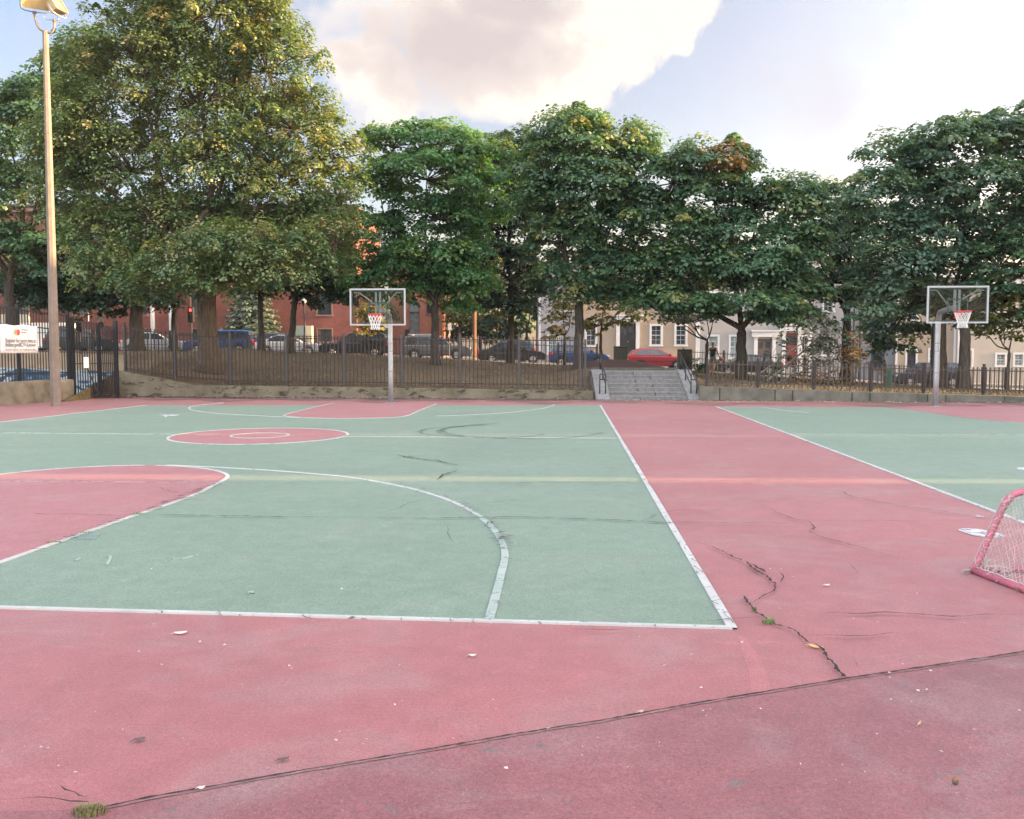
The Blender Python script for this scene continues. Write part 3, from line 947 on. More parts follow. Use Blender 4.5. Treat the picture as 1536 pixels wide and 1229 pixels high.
# gate
g0 = Vector((XL[-1].x + 0.02, XL[-1].y + 0.12, 0)); g1 = G(174, 597.2) + Vector((0, 0.1, 0))
gate = empty("gate", g0, 0, "closed black iron double gate with a diagonal brace and mesh leaf", "gate")
for p, w in ((g0, 0.16), (g1, 0.13)):
    mb = MB(); mb.box((p.x - w / 2, p.y - w / 2, -0.05), (p.x + w / 2, p.y + w / 2, 2.98 if p is g0 else 2.9)); mb.build("gate_post", MT["black"], gate, world=True)
gd = (g1 - g0)
for a, b, za, zb_, mesh in ((0.06, 0.60, 3.02, 2.84, False), (0.64, 0.97, 2.82, 2.7, True)):
    pa, pb = g0 + gd * a, g0 + gd * b
    mb = picket_panel(pa, pb, 0.06, 0.06, za - 0.02, zb_ - 0.02, 0.07 if mesh else 0.095, [lambda q, t: q + .08, lambda q, t: t - .5, lambda q, t: t - .13, lambda q, t: q + 1.25], 0.03)
    for p, z in ((pa, za - .1), (pb, zb_ - .1)):
        mb.bar((p.x, p.y, 0.04), (p.x, p.y, z), 0.06)
    if not mesh:
        s = -norL * 0.03
        mb.bar((lerp(pa.x, pb.x, .28), lerp(pa.y, pb.y, .28), 1.75), (lerp(pa.x, pb.x, .97), lerp(pa.y, pb.y, .97), 0.12), 0.035)
    mb.build("gate_leaf", MT["black"], gate, world=True)
# notice on the gate
np_ = g0 + gd * 0.3 - norL * 0.05
o = empty("notice_sign", (np_.x, np_.y, 1.35), math.atan2(gd.y, gd.x), "small blank white notice board hung on the black gate", "sign")
mb = MB(); mb.box((-0.10, -0.012, -0.2), (0.10, 0.0, 0.2)); mb.build("board", MT["binwhite"], o, bevel=0.004)

# ================================================================ banner
def text_mesh(body, size, mat, name, parent, loc, bold=0.0, align="CENTER"):
    cu = bpy.data.curves.new(name, "FONT")
    cu.body = body; cu.size = size; cu.align_x = align; cu.extrude = 0.001; cu.offset = bold
    t = bpy.data.objects.new(name, cu)
    COL.objects.link(t)
    bpy.context.view_layer.update()
    dg = bpy.context.evaluated_depsgraph_get()
    me = bpy.data.meshes.new_from_object(t.evaluated_get(dg))
    bpy.data.objects.remove(t)
    o = bpy.data.objects.new(name, me)
    COL.objects.link(o)
    me.materials.clear(); me.materials.append(mat)
    o.parent = parent
    o.location = loc
    o.rotation_euler = (math.radians(90), 0, 0)
    return o
# banner lies on the front of the left fence; front faces the court
b_r = inter(Vector((0, 0, 0)), ray(53, 500), fl0 + norL * 0.2, dirL)
bdir = dirL
b_l = inter(Vector((0, 0, 0)), ray(-4, 500), fl0 + norL * 0.2, dirL)
W_ = (b_r - b_l).length
bl = b_l
top_z = V(53, 489, b_r.y).z; bot_z = V(53, 530, b_r.y).z
ban = empty("banner", (bl.x, bl.y, bot_z), math.atan2(bdir.y, bdir.x), "white vinyl banner with a red and yellow emblem tied to the black fence", "banner")
H_ = top_z - bot_z
mb = MB(); nb, nh = 28, 8
vs = []
for j in range(nh + 1):
    for i in range(nb + 1):
        u, w = i / nb, j / nh
        vs.append((u * W_, -0.09 - 0.012 * math.sin(u * 9 + w * 2) * math.sin(w * 3.1), w * H_ + 0.02 * math.sin(u * 3.14 * 4) * (1 if j == nh else 0)))
fs = [(j * (nb + 1) + i, j * (nb + 1) + i + 1, (j + 1) * (nb + 1) + i + 1, (j + 1) * (nb + 1) + i) for j in range(nh) for i in range(nb)]
mb.add(vs, fs)
sheet = mb.build("sheet", simple("white_vinyl", (0.78, 0.76, 0.76), 0.5, var=0.06), ban, smooth=True)
sm = sheet.modifiers.new("thick", "SOLIDIFY"); sm.thickness = 0.004
ink = simple("dark_ink", (0.05, 0.05, 0.07), 0.6, var=0.05)
ink2 = simple("grey_ink", (0.22, 0.23, 0.28), 0.6, var=0.05)
def fit_text(body, h, z, frac, mat, nm):
    o = text_mesh(body, h, mat, nm, ban, (W_ * 0.52, -0.118, z))
    wx = max(v.co.x for v in o.data.vertices) - min(v.co.x for v in o.data.vertices)
    k = W_ * frac / wx
    for v in o.data.vertices: v.co.x *= k
fit_text("Register for swim time at", 0.19, H_ * 0.385, .80, ink, "lettering")
fit_text("Boston.gov/BCYF-Summer", 0.19, H_ * 0.235, .80, ink, "lettering")
fit_text("Boston Centers for Youth & Families", 0.11, H_ * 0.10, .80, ink2, "small_lettering")
mb = MB()
def disc(mb, cx, cz, rx, rz, y, n=14):
    b = [(cx + rx * math.cos(2 * math.pi * i / n), y, cz + rz * math.sin(2 * math.pi * i / n)) for i in range(n)]
    f = [(p[0], y + 0.003, p[2]) for p in b]
    mb.add(b + f, [tuple(range(n))] + [(i, (i + 1) % n, (i + 1) % n + n, i + n) for i in range(n)])
disc(mb, W_ * .46, H_ * 0.74, W_ * .045, 0.10, -0.118)
mb.build("emblem", simple("emblem_red", (0.6, 0.10, 0.09), 0.5, var=0.1), ban)
mb = MB(); disc(mb, W_ * .40, H_ * 0.76, W_ * .03, 0.09, -0.117)
mb.build("emblem_leaf", simple("emblem_yellow", (0.65, 0.45, 0.12), 0.5, var=0.1), ban)
mb = MB(); mb.box((W_ * .54, -0.118, H_ * 0.82), (W_ * .72, -0.114, H_ * 0.85)); mb.build("emblem_line", ink2, ban)
mb = MB(); mb.box((W_ * .54, -0.118, H_ * 0.72), (W_ * .68, -0.114, H_ * 0.75)); mb.build("emblem_line", ink2, ban)

# mural walls of the pool beyond the gate
def block_wall(name, label, p0, p1, h0, h1, th, mat):
    p0, p1 = Vector(p0), Vector(p1)
    o = empty(name, p0, 0, label, "wall")
    d = (p1 - p0).normalized(); s = Vector((-d.y, d.x, 0)) * th
    vs = []
    for p, h in ((p0, h0), (p1, h1)):
        for q, z in ((p, -.05), (p, h), (p + s, h), (p + s, -.05)):
            vs.append((q.x, q.y, z))
    mb = MB(); mb.add(vs, [(0, 4, 5, 1), (1, 5, 6, 2), (2, 6, 7, 3), (0, 1, 2, 3), (7, 6, 5, 4)])
    mb.build("wall", mat, o, world=True); return o
block_wall("mural_wall", "low wall painted with blue and white waves behind the gate", (-22.5, 36.6, 0), (-16.2, 36.2, 0), 1.15, 0.95, 0.25, MT["mural"])
block_wall("concrete_wall", "plain tan concrete wall beyond the banner, above the blue painted wall", (-26, 39.5, 0), (-17.0, 39.2, 0), 1.9, 1.6, 0.3, simple("warm_concrete", (0.34, 0.25, 0.17), 0.9, var=0.2))

# ================================================================ steps
st = empty("stone_steps", (4.9, 32.15, 0), 0, "grey granite steps rising from the court to the lawn, with iron handrails", "steps")
yS = 32.12
xl, xr = V(915, 600, 32.15).x, V(1031.5, 600, 32.15).x
NS = 7
for i in range(NS):
    z0, z1 = i * 0.143, (i + 1) * 0.143
    y0 = yS + i * 0.31
    mb = MB()
    mb.box((xl + 0.004, y0 + 0.016, z0 - (0.05 if i == 0 else 0) + 0.003), (xr - 0.004, y0 + 0.60, z1 - 0.05))
    mb.box((xl + 0.004, y0 + random.uniform(-.008, .008), z1 - 0.0495), (xr - 0.004, y0 + 0.62, z1))
    s = mb.build("step", MT["granite"], st, world=True, bevel=0.006)
    mb = MB()
    jx = lerp(xl, xr, 0.385 if i % 2 == 0 else 0.6)
    mb.box((jx - 0.008, y0 - 0.012, z0 + 0.012), (jx + 0.008, y0 + 0.05, z1 - 0.012))
    mb.build("joint", MT["crack"], s, world=True)
ytop = yS + NS * 0.31
mb = MB(); mb.box((xl - 0.5, ytop + 0.0, 0.80), (xr + 0.5, ytop + 1.6, 0.998)); mb.build("landing", MT["conc2"], st, world=True)
mb = MB(); mb.box((xl - 0.3, ytop + 1.62, 0.85), (xr + 0.35, ytop + 1.9, 1.10)); mb.build("edging", MT["pillar"], st, world=True)
for side, (xa, xb) in (("l", (xl - 0.50, xl)), ("r", (xr, xr + 0.52))):
    mb = MB()
    prof = [(yS - 0.16, -0.05), (yS - 0.16, 0.06), (yS + 2.15, 1.06), (yS + 2.6, 1.06), (yS + 2.6, -0.05)]
    mb.prism(prof, (0, 1, 0), (0, 0, 1), (xa, 0, 0), (xb - xa, 0, 0))
    mb.build("cheek_wall", MT["granite"], st, world=True, bevel=0.02)
    h = MB()
    xc = (xa + xb) / 2
    x1, x2 = xc - 0.10, xc + 0.11
    def sl(y): return 0.06 + (y - yS + .16) / 2.31 * 1.0
    ya, yb_ = yS + 0.25, yS + 2.3
    for x in (x1, x2):
        h.tube([(x, ya, sl(ya) - .05), (x, ya, sl(ya) + 0.62)], 0.022)
    xi = x2 if side == "l" else x1
    h.tube([(x1, ya, sl(ya) + 0.5), (x2, ya, sl(ya) + 0.5)], 0.018)
    h.tube([(x1, ya, sl(ya) + 0.62), (x1, ya - .05, sl(ya) + 0.70), (x2, ya - .05, sl(ya) + 0.70), (x2, ya, sl(ya) + 0.62)], 0.02)
    h.tube([(xi, ya, sl(ya) + 0.62), (xi, yb_, sl(ya) + 1.42), (xi, yb_ + 0.25, sl(ya) + 1.47)], 0.026)
    h.tube([(xi, ya, sl(ya) + 0.3), (xi, yb_, sl(ya) + 1.1)], 0.02)
    h.tube([(xi, yb_, 1.0), (xi, yb_, sl(ya) + 1.42)], 0.026)
    h.tube([(xi, (ya + yb_) / 2, 0.5), (xi, (ya + yb_) / 2, sl(ya) + 1.02)], 0.02)
    h.build("handrail", MT["black"], st, smooth=True, world=True)

# mulch bed on top, pillars behind
mb = MB(); n1, n2 = 14, 40
cx, cy, rx, ry = 5.05, 44.5, 4.3, 6.5
vs = [(cx, cy, 1.36)]; fs = []
for i in range(1, n1 + 1):
    r = i / n1
    for j in range(n2):
        a = 2 * math.pi * j / n2
        x, y = cx + rx * r * math.cos(a), cy + ry * r * math.sin(a)
        z = 0.30 + 1.06 * (1 - r ** 1.8) + random.uniform(-.025, .025)
        vs.append((x, y, z))
for j in range(n2):
    fs.append((0, 1 + j, 1 + (j + 1) % n2))
for i in range(n1 - 1):
    for j in range(n2):
        a, b = 1 + i * n2 + j, 1 + i * n2 + (j + 1) % n2
        fs.append((a, a + n2, b + n2, b))
mb.add(vs, fs); o = mb.build("mulch_mound", MT["mulch"], smooth=True); o["kind"] = "structure"
for k, (px, yt, lab) in enumerate(((931, 519.5, "square dark granite pillar left of the red car"), (1027, 524.0, "square dark granite pillar right of the red car"))):
    t = V(px, yt, 51.0)
    base = terrain(t.x, 51.0)
    o = empty("granite_pillar", (t.x, 51.0, base - 0.1), 0, lab, "pillar", "granite pillars at the park entrance")
    mb = MB(); mb.box((-.36, -.36, 0), (.36, .36, t.z - base)); mb.build("shaft", MT["pillar"], o, bevel=0.03)
    mb = MB(); mb.box((-.37, -.37, t.z - base + 0.002), (.37, .37, t.z - base + .1)); mb.build("cap", MT["pillar"], o, bevel=0.03)

# grime washed against the walls, and the dusty far end of the court
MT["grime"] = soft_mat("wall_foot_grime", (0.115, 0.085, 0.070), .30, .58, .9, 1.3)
MT["dust"] = soft_mat("far_court_dust", (0.165, 0.135, 0.115), .32, .72, .55, .55)
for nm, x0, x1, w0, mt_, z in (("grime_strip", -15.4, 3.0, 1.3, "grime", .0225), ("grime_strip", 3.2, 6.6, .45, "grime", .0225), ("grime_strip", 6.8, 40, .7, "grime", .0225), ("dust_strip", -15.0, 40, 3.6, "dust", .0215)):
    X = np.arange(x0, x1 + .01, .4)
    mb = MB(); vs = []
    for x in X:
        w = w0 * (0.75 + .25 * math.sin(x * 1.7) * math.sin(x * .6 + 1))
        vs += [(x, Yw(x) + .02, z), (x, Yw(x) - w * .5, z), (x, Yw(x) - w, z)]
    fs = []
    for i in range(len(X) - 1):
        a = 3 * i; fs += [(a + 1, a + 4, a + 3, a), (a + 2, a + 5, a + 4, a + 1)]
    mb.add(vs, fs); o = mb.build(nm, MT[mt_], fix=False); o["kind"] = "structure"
# ================================================================ lamp pole
lp = G(84, 609.3)
topz = V(68, 47, lp.y).z
lamp = empty("floodlight_pole", lp, 0, "tall weathered pole with two floodlights at the left edge of the court", "lamp pole")
tilt = V(68, 47, lp.y).x - lp.x
mb = MB()
zs = [0.0, 0.05, 1.0, 3, 6, 9, topz]
mb.tube([(tilt * z / topz, 0, z - (0.02 if z == 0 else 0)) for z in zs], [lerp(0.165, 0.088, z / topz) for z in zs], 8)
mb.build("pole", MT["polewood"], lamp)
def PL(px, py, dy=0.0):
    p = V(px, py, lp.y + dy); return p - lp
mb = MB()
def smooth3(ps, n=6): return catmull([Vector(p) for p in ps], n)
mb.tube(smooth3([PL(51, 17), PL(52.5, 27), PL(55, 36), PL(60, 44), PL(68, 48), PL(76, 49.5), PL(80.5, 44), PL(81.5, 35), PL(81.5, 28)]), 0.032, 8)
for a, b in ((49, 54), (79.5, 83.5)):
    y = 19 if a < 60 else 32
    mb.tube([PL(a, y), PL(b, y)], 0.045, 6)
mb.build("bracket", MT["polewood"], lamp, smooth=True)
def flood(cpx, cpy, rz, tiltx, w, h, yoke):
    c = PL(cpx, cpy)
    root = bpy.data.objects.new("floodlight", None); COL.objects.link(root); root.parent = lamp
    root.location = c; root.rotation_euler = (tiltx, 0, rz)
    # housing faces local -Y : a flared box with open front
    mb = MB()
    d = w * 0.62
    fr = [(-w / 2, -d / 2, -h / 2), (w / 2, -d / 2, -h / 2), (w / 2, -d / 2, h / 2), (-w / 2, -d / 2, h / 2)]
    bk = [(x * 0.62, d / 2, z * 0.62) for x, _, z in fr]
    mb.add(fr + bk, [(0, 1, 5, 4), (1, 2, 6, 5), (2, 3, 7, 6), (3, 0, 4, 7), (4, 5, 6, 7)])
    ob = mb.build("housing", MT["gold"], root)
    sd = ob.modifiers.new("t", "SOLIDIFY"); sd.thickness = 0.012
    mb = MB(); mb.box((-w / 2 + .02, -d / 2 + 0.03, -h / 2 + .02), (w / 2 - .02, -d / 2 + 0.036, h / 2 - .02)); mb.build("lens", MT["lampglass"], root)
    mb = MB()
    for a, b in ((0, 1), (1, 2), (2, 3), (3, 0)): mb.bar(fr[a], fr[b], 0.035)
    mb.build("rim", MT["gold"], root)
    mb = MB()
    mb.tube(smooth3([(-w / 2 - .03, 0, 0), (-w / 2 - .03, 0, -h / 2 - .05), (0, 0, -h / 2 - .1), (w / 2 + .03, 0, -h / 2 - .05), (w / 2 + .03, 0, 0)], 3), 0.016, 6)
    mb.build("yoke", MT["galv"], root)
flood(52, -3, math.radians(28), math.radians(18), 0.72, 0.62, 0)
flood(83, 11, math.radians(75), math.radians(-32), 0.5, 0.5, 0)
mb = MB(); mb.tube(smooth3([PL(66, 17), PL(66, 26), PL(71, 30), PL(79, 29.5)]), 0.012, 5); mb.tube(smooth3([PL(85, 26), PL(88, 28), PL(87, 31), PL(82, 31)]), 0.012, 5)
mb.build("cable", MT["galv"], lamp)

# ================================================================ hoops
def hoop(px, py, over, cpx, top_px, bot_px, label):
    base = G(px, py)
    root = empty("basketball_hoop", base, -AXIS, label, "basketball hoop", "basketball hoops at the far end")
    yb = -over
    bw = base - AX * over
    ztop = V(cpx, top_px, bw.y).z; zbot = V(cpx, bot_px, bw.y).z
    H = ztop - zbot; W = 1.80
    xo = (V(cpx, top_px, bw.y) - bw).dot(BX)
    zc = zbot + H * 0.5
    zarm = zbot + H * 0.40
    # gooseneck pole
    mb = MB()
    zb = zbot + 0.02
    pts = [(0, 0, -0.05), (0, 0, 1.0), (0, 0, zb - 0.05), (0, -0.04, zb + 0.17), (xo * .1, -0.18, zb + 0.36), (xo * .3, -0.42, zarm - 0.04), (xo * .55, -0.8, zarm), (xo, yb + 0.22, zarm + 0.02)]
    pts = [Vector(pts[0]), Vector(pts[1])] + catmull([Vector(p) for p in pts[1:]], 6)[1:]
    mb.tube(pts, 0.085, 12)
    mb.build("pole", MT["galv"], root, smooth=True)
    mb = MB()
    mb.box((-0.15, -0.15, 0.0), (0.15, 0.15, 0.014)); mb.build("base_plate", MT["galv"], root)
    mb = MB()
    for z in (1.05, 1.75, 2.0): mb.tube([(0, 0, z), (0, 0, z + 0.03)], 0.092, 12)
    mb.build("strap", simple("dull_strap", (0.25, 0.26, 0.28), 0.5, 0.3), root)
    # glass board
    mb = MB(); mb.box((xo - W / 2 + .03, yb - 0.006, zbot + .03), (xo + W / 2 - .03, yb + 0.006, ztop - .03)); mb.build("backboard", MT["acrylic"], root)
    f = MB(); t = 0.05
    f.box((xo - W / 2, yb - 0.022, ztop - t), (xo + W / 2, yb + 0.022, ztop))
    f.box((xo - W / 2, yb - 0.022, zbot), (xo + W / 2, yb + 0.022, zbot + t))
    f.box((xo - W / 2, yb - 0.022, zbot + t), (xo - W / 2 + t, yb + 0.022, ztop - t))
    f.box((xo + W / 2 - t, yb - 0.022, zbot + t), (xo + W / 2, yb + 0.022, ztop - t))
    f.build("board_frame", MT["whitemetal"], root)
    # painted lines on the board
    dk = MB(); t2 = 0.035
    x0, x1, z0, z1 = xo - 0.305, xo + 0.305, zbot + 0.28, zbot + 0.28 + 0.46
    for a, b in (((x0, z1 - t2), (x1, z1)), ((x0, z0), (x1, z0 + t2)), ((x0, z0 + t2), (x0 + t2, z1 - t2)), ((x1 - t2, z0 + t2), (x1, z1 - t2))):
        dk.box((a[0], yb - 0.010, a[1]), (b[0], yb - 0.0065, b[1]))
    for a, b in (((xo - W / 2 + .065, ztop - .085), (xo + W / 2 - .065, ztop - .065)), ((xo - W / 2 + .065, zbot + .065), (xo + W / 2 - .065, zbot + .085)), ((xo - W / 2 + .065, zbot + .088), (xo - W / 2 + .085, ztop - .088)), ((xo + W / 2 - .085, zbot + .088), (xo + W / 2 - .065, ztop - .088))):
        dk.box((a[0], yb - 0.010, a[1]), (b[0], yb - 0.0065, b[1]))
    dk.build("target_square", simple("dark_green_line", (0.03, 0.06, 0.055), 0.5), root)
    # braces behind
    b = MB()
    for dx in (-0.065, 0.065):
        b.box((xo + dx - 0.03, yb + 0.03, zbot + 0.32), (xo + dx + 0.03, yb + 0.09, ztop - 0.1))
    b.cbox((xo, yb + 0.13, zarm + 0.02), (0.2, 0.07, 0.17))
    b.build("upright_brace", MT["whitemetal"], root)
    b = MB()
    for s in (-1, 1):
        b.tube([(xo + s * (W / 2 - .12), yb + 0.05, ztop - .13), (xo + s * (W / 2 - .30), yb + 0.06, ztop - .13), (xo + s * 0.1, yb + 0.5, zarm + 0.16)], 0.02, 6)
    b.build("diagonal_brace", MT["whitemetal"], root)
    # rim
    zr = zbot + 0.34
    rr = 0.229; yc = yb - 0.15 - rr
    r = MB()
    r.tube([(xo + rr * math.cos(a), yc + rr * math.sin(a), zr) for a in np.linspace(0, 2 * math.pi, 33)[:-1]], 0.014, 8, closed=True)
    r.box((xo - 0.09, yb - 0.17, zr - 0.02), (xo + 0.09, yb - 0.012, zr + 0.015))
    r.box((xo - 0.10, yb - 0.028, zr - 0.2), (xo + 0.10, yb - 0.0125, zr + 0.03))
    for s in (-1, 1):
        r.tube([(xo + s * 0.06, yb - 0.03, zr - 0.16), (xo + s * 0.12, yb - 0.2, zr - 0.012)], 0.012, 6)
    for s in np.linspace(0, 2 * math.pi, 13)[:-1]:
        r.tube([(xo + rr * math.cos(s), yc + rr * math.sin(s), zr - 0.01), (xo + rr * .97 * math.cos(s), yc + rr * .97 * math.sin(s), zr - 0.05)], 0.006, 4)
    r.build("rim", MT["rim"], root, smooth=True)
    # net: crossing cords
    n = MB(); K = 12
    def nrad(t): return lerp(rr * 0.98, 0.125, min(1, t * 1.35)) if t < .74 else lerp(0.125, 0.15, (t - .74) / .26)
    hN = 0.46
    for i in range(K):
        for s in (-1, 1):
            P = []
            for j in range(9):
                t = j / 8
                a = 2 * math.pi * i / K + s * t * 1.05
                P.append((xo + nrad(t) * math.cos(a), yc + nrad(t) * math.sin(a), zr - 0.03 - t * hN))
            n.tube(P, 0.0075, 4)
    n.build("net", MT["netw"], root)
    return root
hoop(586.5, 603.5, 2.2, 566.3, 433, 488.5, "basketball hoop with clear glass board, pole leaning into view left of the stone steps")
hoop(1403, 609, 1.8, 1437.5, 429.0, 485.2, "basketball hoop with clear glass board on the right court, near the low fence")

# ================================================================ hockey goal
Ag = G(1461, 861); Bg = G(1536, 889.5)
dB = (Bg - Ag).normalized()
Wg = 1.75
perp = Vector((-dB.y, dB.x, 0))
if perp.x < 0: perp = -perp
goal = empty("hockey_goal", Ag, 0, "faded red pipe hockey goal with torn net at the right edge of the court", "goal")
prof = [(0, 0.03), (0.07, 0.18), (0.15, 0.36), (0.215, 0.50), (0.26, 0.575), (0.33, 0.625), (0.43, 0.645), (0.60, 0.65), (0.95, 0.65)]
def gp(s, q): return dB * s + perp * q[0] + Vector((0, 0, q[1]))
side = catmull([Vector((a, b, 0)) for a, b in prof], 4)
side = [(v.x, v.y) for v in side]
PR = 0.027
mb = MB(); mb.tube([dB * (-0.03) + Vector((0, 0, PR)), dB * Wg * 0.33 + Vector((0, 0, PR)), dB * (Wg + 0.03) + Vector((0, 0, PR))], PR, 12); mb.build("back_bar", MT["pinkpipe"], goal, smooth=True)
for s in (0, Wg):
    mb = MB(); mb.tube([gp(s, q) for q in side], PR, 12); mb.build("side_frame", MT["pinkpipe"], goal, smooth=True)
    mb = MB(); mb.tube([gp(s, (0.95, 0.65)), gp(s, (0.95, 0.02))], PR, 12); mb.build("goal_post", MT["pinkpipe"], goal, smooth=True)
    mb = MB(); mb.tube([gp(s, (0.0, PR)), gp(s, (0.95, PR))], PR * .8, 10); mb.build("side_bar", MT["pinkpipe"], goal, smooth=True)
mb = MB(); mb.tube([gp(0, (0.95, 0.65)), gp(Wg, (0.95, 0.65))], PR, 12); mb.build("crossbar", MT["pinkpipe"], goal, smooth=True)
mb = MB(); mb.tube([dB * 0.0 + Vector((0, 0, PR)) - dB * 0.02, dB * 0.0 + Vector((-0.10, -0.02, 0.028))], 0.012, 6); mb.build("bolt", MT["netd"], goal)
# net: diamond lattice over back and top
pr = catmull([Vector((a + 0.01, b, 0)) for a, b in prof], 10)
cum = [0]
for a, b in zip(pr, pr[1:]): cum.append(cum[-1] + (b - a).length)
def on_prof(l):
    l = max(0, min(l, cum[-1]))
    for i in range(len(cum) - 1):
        if l <= cum[i + 1]:
            t = (l - cum[i]) / max(1e-6, cum[i + 1] - cum[i]); q = pr[i].lerp(pr[i + 1], t); return q
    return pr[-1]
rn = random.Random(5)
def netp(s, l):
    q = on_prof(l)
    sag = 0.05 * math.sin(math.pi * min(1, max(0, s / Wg))) * math.sin(math.pi * min(1, l / 0.75))
    w = 0.007
    return dB * s + perp * (q.x + sag + rn.uniform(-w, w)) + Vector((0, 0, max(0.02, q.y - sag * 0.3 + rn.uniform(-w, w))))
mb = MB(); mdark = MB()
LT = cum[-1]; cell = 0.042
k = -int(LT / cell) - 1
while k * cell < Wg + LT:
    for sgn in (1, -1):
        P = []
        l = 0
        while l <= LT:
            s = k * cell + l if sgn == 1 else k * cell + LT - l
            if 0 <= s <= Wg: P.append(netp(s, l))
            l += 0.05
        if len(P) >= 2:
            (mb if rn.random() < 0.6 else mdark).tube(P, 0.0017, 4)
    k += 1
# side net
for i in range(16):
    x = 0.04 + i * 0.06
    h = interp(x, [(a, b) for a, b in prof])
    P = [perp * (x + rn.uniform(-.01, .01)) + dB * (0.02 + rn.uniform(-.01, .01)) + Vector((0, 0, z)) for z in np.linspace(0.05, max(0.08, h), 6)]
    mb.tube(P, 0.0028, 4)
mb.build("net", MT["netg"], goal)
mdark.build("torn_net", MT["netd"], goal)
# lacing wound round the near side pipe and bunched along the back bar
mb = MB()
for s in np.arange(0.06, 0.92, 0.032):
    i = s * (len(side) - 1) * 0.62
    a = side[int(i)]; b = side[min(len(side) - 1, int(i) + 1)]
    q = (lerp(a[0], b[0], i % 1), lerp(a[1], b[1], i % 1))
    tang = Vector((b[0] - a[0], 0, b[1] - a[1])); tang = (perp * tang.x + Vector((0, 0, tang.z))).normalized()
    nrm = tang.cross(dB).normalized()
    c = gp(0, q)
    ring = [c + (nrm * math.cos(t) + dB * math.sin(t)) * (PR + .004) + tang * (0.05 * t / 6.28 * (1 if rn.random() < .5 else -1)) for t in np.linspace(0, 2 * math.pi, 11)]
    mb.tube(ring, 0.0024, 4)
P = [dB * t + Vector((0, 0, PR * 2.1 + rn.uniform(-.004, .004))) + perp * rn.uniform(0.0, .02) for t in np.arange(0.03, Wg, 0.03)]
mb.tube(P, 0.004, 5)
mb.build("lacing", MT["netg"], goal)
mb = MB()
for _ in range(24):
    t = rn.uniform(0.02, 0.3); b = dB * t + perp * rn.uniform(0.03, 0.1) + Vector((0, 0, rn.uniform(.02, .1)))
    mb.tube([b, b + Vector((rn.uniform(-.05, .05), rn.uniform(-.05, .05), rn.uniform(-.02, .05))), b + Vector((rn.uniform(-.08, .08), rn.uniform(-.08, .08), rn.uniform(-.02, .04)))], 0.004, 4)
mb.build("loose_cord", MT["netd"], goal)

